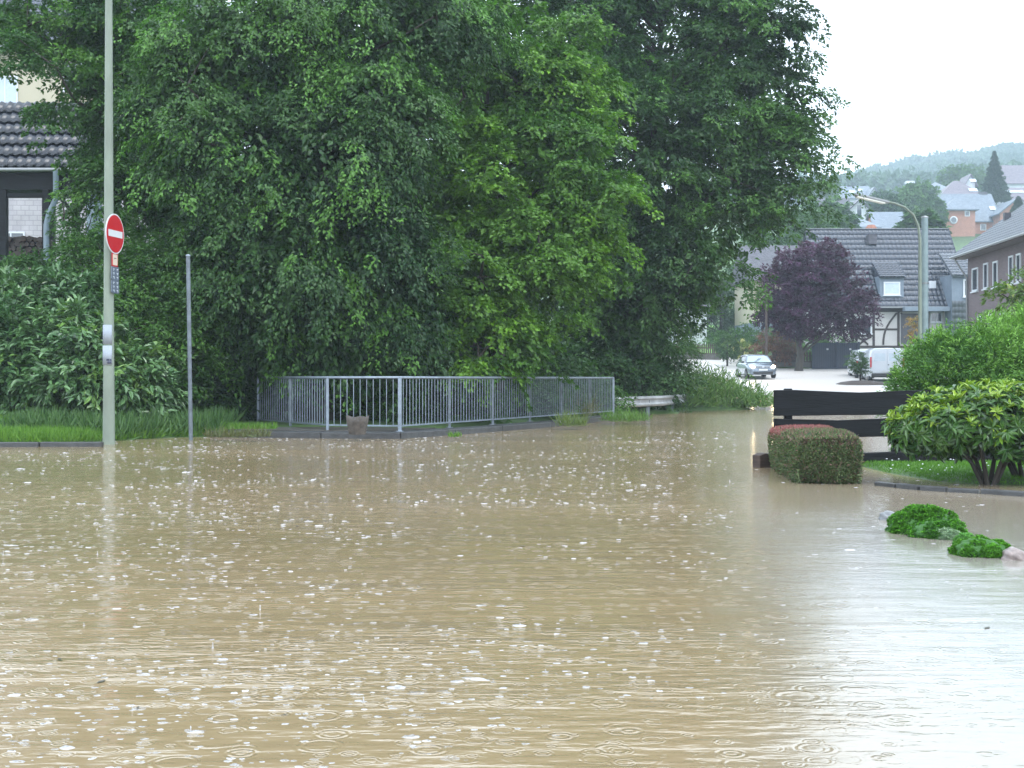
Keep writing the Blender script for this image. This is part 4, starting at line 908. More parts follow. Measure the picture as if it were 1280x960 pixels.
# bright cushion shrubs in the flood
def cushion(name, label, px, pyb, w, h, Y, seed, cols, group='cushion plants in the flooded bed', leaf=(.011,.006), n=900, lobes=None):
    c = P(px, pyb, Y); s = Y/F; hh = h*s; rw = w*s/2
    rr = np.random.default_rng(seed); hh *= .80; rw *= 1.04; lb = [(c.x,Y+rw*.5,-.03,rw*.93,rw*.75,hh*.9)]
    for _ in range(26):
        u = unit(rr.standard_normal(3)); u[2] = abs(u[2]); q = rr.uniform(.16, .28); lb.append((c.x+u[0]*rw*.82, Y+rw*.5+u[1]*rw*.66, u[2]*hh*.80-.02, rw*q, rw*q, hh*q*1.25))
    from mathutils import noise as mn
    root = feather(name, label, (c.x, Y+rw*.5, 0), lb, n*3, seed, cols, sl=.012, per=22, upb=0, leaf=leaf, group=group, shell=.82, fan=.6, tip=tuple(min(1, q*1.5) for q in cols[1]), tipf=.3, droop=0, cat='plant')
    bm = bmesh.new(); bmesh.ops.create_icosphere(bm, subdivisions=5, radius=1); of = Vector((seed*.37, 1.3, 2.1))
    for v in bm.verts:
        p = v.co.copy(); q = Vector((p.x*rw, p.y*rw*.8, p.z*hh)); f1 = mn.voronoi(q*26+of)[0][0]; f2 = mn.voronoi(q*70+of)[0][0]; big = mn.noise(q*9+of)
        k = .93+.13*big-.16*min(f1, .8)-.05*f2+.04
        v.co = Vector((p.x*rw*k, p.y*rw*.8*k, (p.z*hh*k if p.z > 0 else p.z*.06)))
    me = bpy.data.meshes.new('cushion'); bm.to_mesh(me); bm.free(); me.materials.append(mat('cushion_green', tuple(q*.6 for q in cols[0]), .7, col2=cols[0], scale=60, bump=.004, bscale=160))
    for f_ in me.polygons: f_.use_smooth = True
    o = bpy.data.objects.new('cushion', me); C.objects.link(o); o.parent = root
    return root
CC = ((.03,.12,.012),(.085,.24,.022))
cushion('cushion_plant', 'large bright green domed cushion plant rising from the water', 1163, 664, 98, 42, 9.35, 230, CC, n=2600)
cushion('cushion_plant', 'bright green cushion plant pressed against the front of the larger one', 1176, 668, 72, 27, 9.1, 231, CC, n=1400)
cushion('cushion_plant', 'flat bright green cushion plant nearest the granite stone', 1234, 696, 76, 29, 8.15, 232, CC, n=1900)
cushion('cushion_plant', 'small pale variegated cushion plant between the green ones', 1189, 673, 34, 18, 9.0, 233, ((.10,.20,.09),(.30,.38,.28)), n=600)
cushion('cushion_plant', 'small round green cushion plant behind the flat one', 1210, 680, 30, 18, 8.75, 234, ((.06,.17,.04),(.12,.28,.07)), n=520)
def stone(name, label, px, py, w, h, m, seed, Y=None):
    rg = np.random.default_rng(seed); p = PG(px, py) if Y is None else P(px, py, Y); s = p.y/F; rx, rz = w*s/2, h*s; bm = bmesh.new(); bmesh.ops.create_icosphere(bm, subdivisions=4, radius=1)
    for v in bm.verts:
        c = v.co; k = 1+.10*math.sin(3*c.x+seed)+.09*math.sin(4*c.y+2*c.z+seed)+.05*math.sin(9*c.z+5*c.x); v.co = Vector((c.x*rx*k, c.y*rx*.8*k, c.z*rz*k))
    me = bpy.data.meshes.new(name); bm.to_mesh(me); bm.free()
    for f_ in me.polygons: f_.use_smooth = True
    me.materials.append(M[m]); o = bpy.data.objects.new(name, me); C.objects.link(o); o.location = (p.x, p.y+rx*.5, 0); tag(o, label, 'stone', 'stones edging the flooded bed'); return o
stone('stone', 'pinkish granite stone at the right edge beside the flat cushion plant', 1272, 700, 34, 15, 'rock', 3)
stone('stone', 'grey stone at the left end of the cushion plants', 1112, 650, 22, 11, 'rockgrey', 5)
stone('stone', 'small pale stone between the variegated plant and the flat cushion', 1196, 684, 18, 4, 'rock', 8)
# lawn edging
mb = MB(); ed = [PG(1095,603,.03),PG(1150,609,.03),PG(1185,611,.03),PG(1225,613,.03),PG(1300,618,.03)]
for i in range(len(ed)-1):
    a, b_ = ed[i], ed[i+1]; k = max(1, int((b_-a).length/.32))
    for j in range(k): mb.beam(a.lerp(b_, (j+.03)/k)-Vector((0,0,.07)), a.lerp(b_, (j+.97)/k)-Vector((0,0,.07)), .07, .16+.015*((i+j) % 2))
o = mb.build('lawn_edging', M['kerb'], None, .01); tag(o, 'row of low dark edging stones along the lawn', 'edging', kind='structure')
# ------------------------------------------------------------------ far shrubs, trees
PU = ((.030,.010,.034),(.090,.030,.086))
tree('copper_tree', 'dark purple leaved round tree before the half timbered house', 'tree', (P(998,458,88).x, 88, WZ(88)+.1),
     [lobe(1010,345,88,42,38),lobe(978,360,88,24,32),lobe(1050,365,88,36,34),lobe(1005,385,88,48,30),lobe(1065,390,88,28,24),lobe(966,392,88,15,18),lobe(1030,325,88,28,22),lobe(1005,408,88,26,14),lobe(985,335,88,18,20)],
     n=1150, per=34, sl=.7, leaf=(.22,.12), droop=.25, cols=PU, tip=(.075,.032,.07), tipf=.12, trunk_r=.24, seed=300, shell=.45, gap=.2, limbs=26, twigs=40)
tree('red_leaved_shrub', 'low rounded copper red shrub left of the purple tree', 'shrub', (P(968,455,91).x, 91, WZ(91)), [lobe(968,432,91,24,19),lobe(985,438,91,16,15)], n=170, per=34, sl=.5, leaf=(.16,.07), droop=.6, cols=((.13,.05,.045),(.24,.11,.08)), trunk_r=.06, seed=301, shell=.4, gap=.05, limbs=8, twigs=8)
tree('clipped_ball_shrub', 'dark green ball shaped shrub on a short stem left of the car', 'shrub', (P(909,452,93).x, 93, WZ(93)-.1), [lobe(909,436,93,12.5,13)], n=170, per=36, sl=.3, leaf=(.10,.05), droop=.2, cols=DK, trunk_r=.09, seed=302, shell=.7, gap=0, limbs=8, twigs=8)
tree('shrub', 'yellow green shrub with pale blossom behind the ball shaped shrub', 'shrub', (P(930,440,96).x, 96, WZ(96)), [lobe(932,436,96,14,9),lobe(918,430,97,12,7)], n=110, per=30, sl=.4, leaf=(.14,.07), cols=((.10,.16,.04),(.2,.26,.07)), tip=(.55,.5,.25), tipf=.2, trunk_r=.05, seed=303, shell=.3, gap=.1)
tree('hedge', 'mid green hedge of shrubs below the cream house', 'hedge', (P(930,425,102).x, 102, WZ(102)), [lobe(905,425,103,24,10),lobe(940,420,102,28,12),lobe(970,425,101,24,12),lobe(1005,430,98,26,12)], n=260, per=34, sl=.6, leaf=(.2,.1), cols=MD, trunk_r=.06, seed=304, shell=.3, gap=.0)
tree('shrub', 'light green shrubs between the purple tree and the navy fence', 'shrub', (P(1030,440,95).x, 95, WZ(95)), [lobe(1020,432,95,22,14),lobe(1050,425,96,22,8)], n=110, per=32, sl=.5, leaf=(.16,.08), cols=MD, trunk_r=.05, seed=305, shell=.3, gap=.0)
tree('dark_conifer', 'dark bluish conifer filling the gap left of the cream house', 'tree', (P(900,420,118).x, 118, 3.6), [lobe(890,395,118,36,38),lobe(920,375,120,38,40),lobe(935,400,122,24,22),lobe(870,360,120,40,40)], n=620, per=36, sl=1.1, leaf=(.26,.08), droop=.8, cols=((.018,.045,.024),(.035,.08,.035)), trunk_r=.25, seed=306, shell=.3, gap=.05, limbs=10, twigs=10)
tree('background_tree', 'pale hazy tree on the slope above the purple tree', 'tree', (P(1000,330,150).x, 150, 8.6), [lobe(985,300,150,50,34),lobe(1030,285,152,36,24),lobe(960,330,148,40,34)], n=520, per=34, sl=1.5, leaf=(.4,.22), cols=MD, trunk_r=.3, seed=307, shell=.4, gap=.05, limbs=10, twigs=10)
tree('small_shrub', 'round shrub on a short trunk in front of the white van', 'shrub', (P(1076,466,74.5).x, 74.5, .9), [lobe(1071,452,74.5,10,9),lobe(1077,460,74.3,6,6)], n=120, per=34, sl=.3, leaf=(.09,.045), droop=.2, cols=DK, trunk_r=.07, seed=308, shell=.6, gap=0, limbs=8, twigs=8)
tree('flowering_shrub', 'tall yellow and orange shrub in front of the house porch', 'shrub', (P(1144,440,92).x, 92, 2.0), [lobe(1144,402,92,6,8),lobe(1146,420,92,7,14)], n=60, per=26, sl=.35, leaf=(.12,.06), cols=((.25,.22,.04),(.4,.2,.05)), trunk_r=.04, seed=309, shell=.2, gap=0, limbs=6, twigs=6)
# earth mound by the van
b0 = P(1078,468,74.2); mb = MB(); mb.lathe([(1.7,-.3),(1.6,-.02),(1.2,.12),(.6,.2),(.001,.22)], (b0.x,b0.y,WZ(74.2)), 16); o = mb.build('planting_bed', mat('dark_soil', (.05,.04,.035), .8, var=.3)); tag(o, 'dark soil bed under the shrub by the van', 'soil bed', kind='structure')

# ------------------------------------------------------------------ car
def ring_body(st, mat_, name, parent, smooth=True):
    """st: (y, [(x,z) half ring from bottom to top centre])"""
    vs = []; fs = []; k = len(st[0][1]); m_ = 2*k
    for y, h in st:
        dy = y if hasattr(y, '__len__') else [y]*k
        vs += [(-x, dy[i], z) for i, (x, z) in enumerate(h)] + [(x, dy[k-1-i], z) for i, (x, z) in enumerate(reversed(h))]
    for i in range(len(st)-1):
        for j in range(m_-1): fs.append((i*m_+j, i*m_+j+1, (i+1)*m_+j+1, (i+1)*m_+j))
        fs.append((i*m_+m_-1, i*m_, (i+1)*m_, (i+1)*m_+m_-1))
    fs += [tuple(range(m_)), tuple(reversed(range((len(st)-1)*m_, len(st)*m_)))]
    o = MB().add(vs, fs, smooth).build(name, mat_, parent); 
    mo = o.modifiers.new('edge', 'EDGE_SPLIT'); mo.split_angle = math.radians(38); return o
paint = mat('silver_blue_car_paint', (.17,.21,.26), .22, metal=.5, spec=.6, coat=.6); blk = mat('black_plastic', (.012,.013,.015), .4); rub = mat('tyre_rubber', (.012,.012,.012), .8)
glz = mat('car_glass', (.28,.36,.42), .06, spec=1.0); lampm = mat('lit_headlight', (1,.9,.75), .2, emit=((1,.72,.42), 90)); chrome = mat('chrome', (.7,.72,.75), .15, metal=1); darkglz = mat('dark_car_glass', (.015,.02,.025), .05, spec=.9)
rim_m = mat('alloy_rim', (.35,.37,.4), .3, metal=.8); redl = mat('red_lamp_glass', (.45,.02,.03), .15)
def wheel(parent, x, y, r=.31, w=.2):
    mb = MB(); mb.lathe([(r*.62,-w/2),(r*.95,-w/2),(r,-w*.35),(r,w*.35),(r*.95,w/2),(r*.62,w/2)], n=22); mb.v = [(x+z, y+a, r+b_) for a, b_, z in mb.v]; t_ = mb.build('wheel', rub, parent)
    mb = MB(); mb.lathe([(.001,-w*.38),(r*.2,-w*.42),(r*.62,-w*.35),(r*.62,w*.35),(r*.2,w*.42),(.001,w*.38)], n=22); mb.v = [(x+z, y+a, r+b_) for a, b_, z in mb.v]; mb.build('rim', rim_m, t_)
cp = P(944.5, 470, 81.5)
car = thing('car', 'silver hatchback with lit headlights driving through the flood', 'car', (cp.x, 81.5, WZ(81.5)-.02), math.radians(2))
S = lambda w, zb, zt_, crown=.03: [(w*.80,zb),(w*.97,zb+.06),(w,(zb+zt_)*.5),(w*.985,zt_-.12),(w*.90,zt_-.02),(w*.5,zt_+crown*.7),(0,zt_+crown)]
ring_body([(-2.08,S(.62,.32,.55,.02)),(-2.03,S(.78,.22,.66)),(-1.85,S(.85,.2,.76)),(-1.4,S(.87,.2,.88)),(-.85,S(.875,.2,.97)),(0,S(.88,.2,.98)),(1.2,S(.88,.2,.99)),(1.85,S(.86,.22,.98)),(2.05,S(.8,.28,.92)),(2.1,S(.7,.36,.8))], paint, 'body', car)
G = lambda w, zb, zt_, wt: [(w,zb),(w*.985,zb+.03),((w+wt)/2+.02,(zb+zt_)/2),(wt,zt_-.05),(wt*.9,zt_),(wt*.5,zt_+.02),(0,zt_+.03)]
ring_body([(-.95,G(.78,.93,.96,.77)),(-.35,G(.80,.93,1.37,.60)),(-.1,G(.81,.93,1.42,.60)),(.7,G(.81,.93,1.44,.60)),(1.5,G(.80,.93,1.40,.58)),(1.95,G(.76,.93,1.0,.66))], darkglz, 'side_windows', car)
# windscreen, roof
MB().add([(-.74,-.965,.985),(.74,-.965,.985),(.585,-.40,1.375),(-.585,-.40,1.375),(-.4,-.42,1.395),(.4,-.42,1.395),(-.4,-1.0,1.0),(.4,-1.0,1.0)], [(0,6,4,3),(6,7,5,4),(7,1,2,5)]).build('windscreen', glz, car)
ring_body([(-.42,[(.60,1.36),(.605,1.375),(.60,1.39),(.55,1.405),(.45,1.42),(.25,1.43),(0,1.435)]),(0,[(.63,1.40),(.635,1.415),(.62,1.44),(.56,1.46),(.45,1.47),(.25,1.48),(0,1.485)]),(.8,[(.63,1.41),(.635,1.43),(.62,1.45),(.56,1.47),(.45,1.48),(.25,1.49),(0,1.495)]),(1.6,[(.6,1.36),(.61,1.38),(.6,1.4),(.55,1.42),(.45,1.43),(.25,1.44),(0,1.445)])], paint, 'roof', car)
for s in (-1, 1):
    MB().beam((s*.775,-.96,.96),(s*.60,-.38,1.39),.05,.05).build('windscreen_pillar', paint, car)
    mb = MB(); mb.prism([(s*.46,.60),(s*.76,.64),(s*.80,.76),(s*.70,.80),(s*.50,.72)], -2.06, -1.80, 'y'); mb.v = [(x, y+.20*(abs(x)-.45), z) for x, y, z in mb.v]; hl = mb.build('headlight', mat('headlight_glass', (.6,.65,.7), .1, spec=1) if s < 0 else bpy.data.materials['headlight_glass'], car)
    mb = MB(); mb.lathe([(.001,-.03),(.05,-.02),(.075,0),(.08,.03)], n=14); mb.v = [(s*.62+x, -2.055+z, .70+y) for x, y, z in mb.v]; mb.build('lamp', lampm, hl)
    mb = MB(); mb.box(s*.88 if s > 0 else -1.05, 1.05 if s > 0 else -.88, -.86, -.72, .93, 1.06); mb.build('mirror', blk, car, .03)
    mb = MB(); mb.beam((s*.05-.25,-1.0,1.0),(s*.05+.12,-.70,1.23),.018,.018); mb.build('wiper', blk, car)
    for y in (-1.3, 1.3): wheel(car, s*.80, y)
mb = MB(); mb.box(-.42,.42,-2.10,-2.04,.63,.72); gr = mb.build('grille', blk, car, .01)
for z in (.655,.695): MB().box(-.41,.41,-2.108,-2.10,z-.006,z+.006).build('trim_strip', chrome, gr)
MB().box(-.60,.60,-2.12,-2.03,.26,.40).build('lower_grille', blk, car, .02)
MB().box(-.26,.26,-2.135,-2.115,.46,.57).build('number_plate', M['signwhite'], car)
mb = MB(); mb.lathe([(.058,0),(.07,0),(.07,.012),(.058,.012)], n=24); mb.v = [(x, -2.118+z, .675+y) for x, y, z in mb.v]
mb.beam((-.035,-2.116,.72),(0,-2.116,.675),.01,.01,(0,1,0)); mb.beam((.035,-2.116,.72),(0,-2.116,.675),.01,.01,(0,1,0)); mb.beam((-.045,-2.116,.695),(-.02,-2.116,.63),.01,.01,(0,1,0)); mb.beam((.045,-2.116,.695),(.02,-2.116,.63),.01,.01,(0,1,0)); mb.beam((-.02,-2.116,.63),(0,-2.116,.67),.01,.01,(0,1,0)); mb.beam((.02,-2.116,.63),(0,-2.116,.67),.01,.01,(0,1,0))
mb.build('emblem', chrome, car)

# ------------------------------------------------------------------ van (rear view)
vp = P(1109, 470, 75.5)
van = thing('van', 'white delivery van parked behind the feathery bush', 'van', (vp.x, 75.5, WZ(75.5)+.05), math.radians(-8))
wp = mat('white_van_paint', (.50,.54,.60), .28, coat=.5)
V_ = lambda w, zb, zt_: [(w*.9,zb),(w,zb+.1),(w,1.1),(w*.97,zt_-.45),(w*.90,zt_-.12),(w*.74,zt_),(0,zt_+.02)]
ring_body([(0,V_(.93,.32,1.90)),(.06,V_(.965,.3,1.95)),(1.2,V_(.975,.28,1.97)),(2.6,V_(.97,.28,1.97)),(3.3,V_(.95,.28,1.9)),(3.95,V_(.93,.28,1.35)),(4.7,V_(.88,.28,1.15)),(4.85,V_(.75,.35,.95))], wp, 'body', van)
MB().box(-.88,.88,-.03,.04,.30,.52).build('bumper', blk, van, .03)
for s in (-1, 1):
    MB().box(min(s*.86,s*.955), max(s*.86,s*.955), -.02,.05,.85,1.45).build('tail_light', redl, van, .01)
    d_ = MB().box(min(s*.012,s*.83), max(s*.012,s*.83), -.018,.03,.55,1.82).build('rear_door', wp, van, .012)
    MB().box(min(s*.10,s*.72), max(s*.10,s*.72), -.024,-.019,1.22,1.66).build('window', M['glassblue'], d_)
    MB().box(min(s*.969,s*.985), max(s*.969,s*.985), 3.0,3.7,1.08,1.6).build('cab_window', darkglz, van)
    for y in (.75, 4.0): wheel(van, s*.86, y, .32)
MB().box(-.26,.26,-.045,-.03,.56,.67).build('number_plate', M['signwhite'], van)
MB().box(.03,.10,-.05,-.02,.98,1.03).build('handle', blk, van)
# a second white vehicle beyond
v2 = thing('van', 'white vehicle with a dark rear window partly hidden left of the delivery van', 'van', (P(1083,465,81).x, 81, WZ(81)+.02), math.radians(-5))
ring_body([(0,V_(.55,.32,1.70)),(.06,V_(.60,.3,1.75)),(2.5,V_(.60,.28,1.75)),(3.6,V_(.56,.3,1.0))], wp, 'body', v2)
MB().box(-.42,.42,-.02,.03,1.12,1.6).build('window', darkglz, v2, .03)
for s in (-1, 1):
    MB().box(min(s*.5,s*.59), max(s*.5,s*.59), -.02,.05,.7,1.05).build('tail_light', redl, v2, .01)
    for y in (.6, 2.8): wheel(v2, s*.5, y, .29, .16)

# ------------------------------------------------------------------ fences in the distance
def picket(name, label, a, b_, h, step=.16, group='picket fences beyond the flooded road', mat_='brown_wood'):
    root = thing(name, label, 'fence', tuple(a), 0, group); d_ = (b_-a); L_ = d_.length; u = d_/L_; mb = MB(); k = int(L_/step); nn = Vector((u.y, -u.x, 0)).normalized()
    for i in range(k):
        p = a+u*(i+.5)*step; w_ = u*(step*.3); t = nn*.012
        pts = [(-w_, 0), (w_, 0), (w_, h*.88), (Vector((0,0,0)), h), (-w_, h*.88)]
        vs = [p+q+t+Vector((0,0,z+.1)) for q, z in pts]+[p+q-t+Vector((0,0,z+.1)) for q, z in pts]
        mb.add(vs, [(0,1,2,3,4),(9,8,7,6,5)]+[(j,j+5,(j+1)%5+5,(j+1)%5) for j in range(5)])
    mb.build('picket_panel', M[mat_], root, world=True)
    for z in (.35, h*.75): 
        MB().beam(a-nn*.04+Vector((0,0,z)), b_-nn*.04+Vector((0,0,z)), .04, .09).build('rail', M[mat_], root, world=True)
    for i in range(max(2, int(L_/2.2))+1):
        p = a+d_*(i/max(2, int(L_/2.2)))-nn*.10; MB().box(p.x-.05,p.x+.05,p.y-.05,p.y+.05,p.z-.3,p.z+h).build('post', M[mat_], root, world=True)
    MB().beam(a+Vector((0,0,.06)), b_+Vector((0,0,.06)), .12, .5).build('plinth', M['concrete'], root, world=True)
g_ = lambda px, Y: Vector(((px-640)/F*Y, Y, WZ(Y)+.1))
picket('picket_fence', 'picket fence at the road bend left of the ball shaped shrub', g_(845,101), g_(900,100), 1.05)
picket('picket_fence', 'picket fence behind the trunk of the purple tree', g_(966,91), g_(1017,90.5), 1.0, .2)
root = thing('navy_fence', 'tall navy board fence between the purple tree and the van', 'fence', tuple(g_(1016,90)))
for i, (a, b_) in enumerate(((1017,1045),(1047,1072))):
    A, B = g_(a,90), g_(b_,90); mb = MB()
    k = 10
    for j in range(k): mb.box(A.x+(B.x-A.x)*j/k+.004, A.x+(B.x-A.x)*(j+1)/k-.004, 89.97, 90.0+.006*(j % 2), A.z-.2, A.z+1.62)
    MB().box(A.x-.02, B.x+.02, 89.9, 90.06, A.z+1.62, A.z+1.68).build('cap_rail', M['navy'], root, world=True)
    mb.build('panel', M['navy'], root, world=True)
    mb = MB(); mb.box((A.x+B.x)/2+.1, (A.x+B.x)/2+.24, 89.93, 89.965, A.z+1.18, A.z+1.30); mb.build('lamp_plate', M['white'], root, .02, world=True)
for px in (1016,1046,1073): A = g_(px,90); MB().box(A.x-.07,A.x+.07,89.88,90.05,A.z-.2,A.z+1.75).build('post', M['navy'], root, world=True)
# brown telegraph pole
p = g_(958,86); root = thing('utility_pole', 'thin dark brown pole at the left side of the purple tree', 'pole', tuple(p)); MB().tube([(0,0,-.2),(0,0,5.3)], [.10,.075], 8).build('shaft', M['brown_wood'], root); MB().lathe([(.08,0),(.08,.05),(.001,.1)], (0,0,5.3), 8).build('cap', M['gutter'], root)

# ------------------------------------------------------------------ street lamp on the right and the thick post
Yl = 50; bx = P(1150,470,Yl); gzl = .15
root = thing('street_lamp', 'curved arm street lamp in front of the half timbered house', 'street lamp', (bx.x, Yl, gzl))
pts = [P(1150,520,Yl),P(1150,330,Yl),P(1150,300,Yl),P(1148,283,Yl),P(1142,269,Yl-.1),P(1131,259,Yl-.2),P(1118,254,Yl-.4),P(1108,252,Yl-.5)]
MB().tube(pts, [.085,.065,.06,.05,.045,.04,.036,.036], 10).build('pole', M['polegreen'], root, world=True)
a, b_ = P(1110,253,Yl-.5), P(1068,243,Yl-.9); mb = MB(); mb.beam(a, b_, .24, .09); mb.build('lamp_head', M['gutter'], root, .02, world=True)
mb = MB(); mb.beam(a.lerp(b_,.12)-Vector((0,0,.07)), a.lerp(b_,.95)-Vector((0,0,.07)), .20, .06); mb.build('lens', mat('lamp_lens', (.75,.75,.72), .2), root, .015, world=True)
p = P(1156,470,52); root = thing('utility_post', 'thick grey green post just right of the curved street lamp', 'post', (p.x, 52, .1))
MB().tube([(0,0,-.3),(0,0,P(0,272,52).z-.1)], [.15,.125], 14).build('shaft', mat('grey_green_post', (.20,.27,.29), .55, var=.15), root); MB().lathe([(.14,0),(.14,.06),(.001,.1)], (0,0,P(0,272,52).z-.12), 14).build('cap', M['gutter'], root)
MB().lathe([(.16,0),(.16,.05)], (0,0,P(0,358,52).z), 14).build('clamp', M['gutter'], root)

# ------------------------------------------------------------------ half timbered house
Yh = 100.0; s_ = Yh/F; o_ = P(1027, 470, Yh); gzh = 2.7
root = thing('half_timbered_house', 'house with black and white timber framing and long wet grey tiled roof', 'house', (o_.x, Yh, gzh))
hx = lambda px: (px-1027)*s_; hzz = lambda py, Y=Yh: EYE-(py-HZ)/F*Y-gzh
wd = hx(1211)
MB().box(0, wd, 0, 9.8, -1.5, hzz(384)).build('wall', M['plaster'], root)
ez = hzz(383, 99.4); rz_ = EYE-(287-HZ)/F*104.9-gzh
roof_plane((-.2,-.6,ez), (1,0,0), (0,5.5,rz_-ez), wd+.3, math.hypot(5.5, rz_-ez), tw=.32, th=.56, amp=.05, lift=.07, sub=5).build('roof', M['tile'], root)
rf2 = roof_plane((wd+.1,10.4,ez), (-1,0,0), (0,-5.5,rz_-ez), wd+.3, math.hypot(5.5, rz_-ez), tw=.32, th=.56, sub=2).build('rear_roof', M['tile'], root)
MB().box(-.2, wd+.1, 4.75, 5.05, rz_-.02, rz_+.09).build('ridge_tiles', M['tile'], root, .03)
for x0 in (.0, wd-.12): MB().prism([(-.05,ez-.1),(4.9,rz_-.25),(9.9,ez-.1)], x0, x0+.12, 'x').build('gable', M['plaster'], root)
MB().box(-.2, wd+.1, -.75, -.62, ez-.12, ez+.0).build('gutter', M['gutter'], root)
def fb_(x0, x1, z0, z1): return MB().box(x0, x1, -.035, .01, z0, z1)
fr = [fb_(hx(1030), hx(1123), hzz(389), hzz(385))]
mb = MB(); Bx = lambda a, b_, c, d_: mb.box(hx(a), hx(b_), -.035, .01, hzz(c), hzz(d_))
Bx(1027,1180,390,384.5); Bx(1027,1180,435,432)
for px in (1035,1066,1092,1123,1160,1176): mb.box(hx(px)-.09, hx(px)+.09, -.04, .012, hzz(440), hzz(390))
mb.box(hx(1027), hx(1065), -.03, .008, hzz(413), hzz(410.5)); mb.box(hx(1093.5), hx(1122), -.03, .008, hzz(413), hzz(410.5)); mb.box(hx(1068), hx(1090.5), -.03, .008, hzz(421), hzz(418.5))
def arc(p0, p1, bend):
    k = 7
    for i in range(k):
        q = []
        for j in (i, i+1):
            t = j/k; q.append((hx(p0[0]+(p1[0]-p0[0])*t+bend*math.sin(math.pi*t)), -.012, hzz(p0[1]+(p1[1]-p0[1])*t)))
        mb.beam(q[0], q[1], .14, .075, (0,1,0))
arc((1121,391),(1104,431),-5); arc((1044,393),(1056,431),3); arc((1070,421),(1085,431),2); arc((1089,421),(1074,431),-2); arc((1126,391),(1139,431),4)
mb.build('timber_frame', M['timber'], root)
window(root, hx(1079.5), hzz(417), hx(1089.5)-hx(1069.5), hzz(396)-hzz(417), -.045, bars=1, t=.1)
window(root, hx(1170), hzz(403), .9, .8, -.045, bars=2, t=.08)
MB().box(hx(1126), hx(1156), -.05, .0, hzz(430), hzz(392)).build('door', M['roof_dark'], root); 
MB().box(hx(1124), hx(1180), -1.4, -.85, hzz(390), hzz(384.6)).build('porch_roof', M['bluebase'], root, .02)
# dormer
dx0, dx1 = hx(1099), hx(1129)
dY = -.15
MB().box(dx0, dx1, dY, 4.2, hzz(372), hzz(345)).build('dormer', M['bluebase'], root)
roof_plane((dx0-.1, dY-.25, hzz(347,100.5)), (1,0,0), (0,2.2,1.25), dx1-dx0+.2, 2.6, tw=.3, th=.38, amp=.05, lift=.06, sub=4).build('dormer_roof', M['tile'], root)
window(root, (dx0+dx1)/2, hzz(370,101), 1.25, 1.0, dY-.02, t=.11, pane='glassblue')
MB().box(hx(1164), hx(1172.5), .45, 1.2, hzz(361,101), hzz(352,101)).build('skylight', M['white'], root, .02)
MB().box(hx(1101), hx(1112), 3.45, 4.2, hzz(306,104), hzz(294,104)).build('roof_hatch', M['roof_dark'], root, .02)
mb = MB(); mb.lathe([(.45,0),(.45,.35),(.36,.4),(.34,.5),(.2,.56),(.001,.57)], (hx(1114), 5.6, rz_-.1), 12); mb.build('chimney', M['chimney'], root)
# cross wing on the right
wx0, wx1 = hx(1181), hx(1209)
MB().box(wx0, wx1, -1.6, 3.2, -1.0, hzz(343,98.4)).build('wing_wall', M['bluebase'], root)
roof_plane((wx0-.15,-2.0,hzz(344,98)), (1,0,0), (0,3.0,1.9), wx1-wx0+.3, 3.5, tw=.3, th=.42, amp=.055, lift=.07, sub=5).build('wing_roof', M['tile_light'], root)
roof_plane((wx0+.01,-1.64,-1.0), (1,0,0), (0,.0001,1), wx1-wx0-.02, hzz(376,98.4)+1.0, tw=.3, th=.42, amp=.03, lift=.04, sub=4).build('hung_tiles', M['tile_light'], root)
window(root, (hx(1201)), hzz(371,98.4), hx(1207.5)-hx(1195), hzz(349,98.4)-hzz(371,98.4), -1.62, t=.11)
# cream house at the left of the purple tree
o2 = P(942, 425, 108)
root = thing('cream_house', 'cream house with blue grey plinth half hidden by the purple tree', 'house', (o2.x, 108, 3.0), math.radians(3))
zc_ = lambda py: EYE-(py-HZ)/F*108-3.0
MB().box(0, 7.5, 0, 7, zc_(403), zc_(350)).build('wall', M['cream'], root); MB().box(-.02, 7.52, -.02, 7.02, -.8, zc_(403)-.003).build('plinth', M['bluebase'], root)
MB().prism([(-.6,zc_(350)-.05),(3.5,zc_(350)+3.2),(7.6,zc_(350)-.05)], -.4, 7.9, 'x').build('roof', M['roof_dark'], root)
window(root, 2.6, zc_(402), 1.1, 1.2, -.01, bars=2); window(root, 3.6, zc_(402)+.1, .9, 1.1, -.01)
o2 = P(845, 430, 112); root = thing('white_house', 'white walled house glimpsed under the tall dark tree', 'house', (o2.x, 112, 3.2))
MB().box(0, 2.6, 0, 7, -.6, 4.0).build('wall', M['whitewall'], root); MB().prism([(-.4,3.95),(3.5,6.6),(7.4,3.95)], -.3, 2.9, 'x').build('roof', M['roof_dark'], root); window(root, 1.2, 1.4, .9, 1.1, -.01)
o = grid_obj('garden_lawn', np.linspace(14, 21, 24), np.linspace(104.5, 128, 30), lambda X, Y: TH(X, Y)+.03, mat('bright_lawn', (.11,.26,.04), .8, var=.25, scale=3, bump=.03, bscale=30)); tag(o, 'bright lawn sloping up beyond the picket fence', 'lawn', kind='structure')
o = MB().box(P(925,0,109).x, P(941.5,0,109).x, 108.6, 109.4, 3.0, P(0,408,109).z).build('retaining_wall', M['bluebase'], None, .05); tag(o, 'low grey green wall left of the cream house', 'wall')

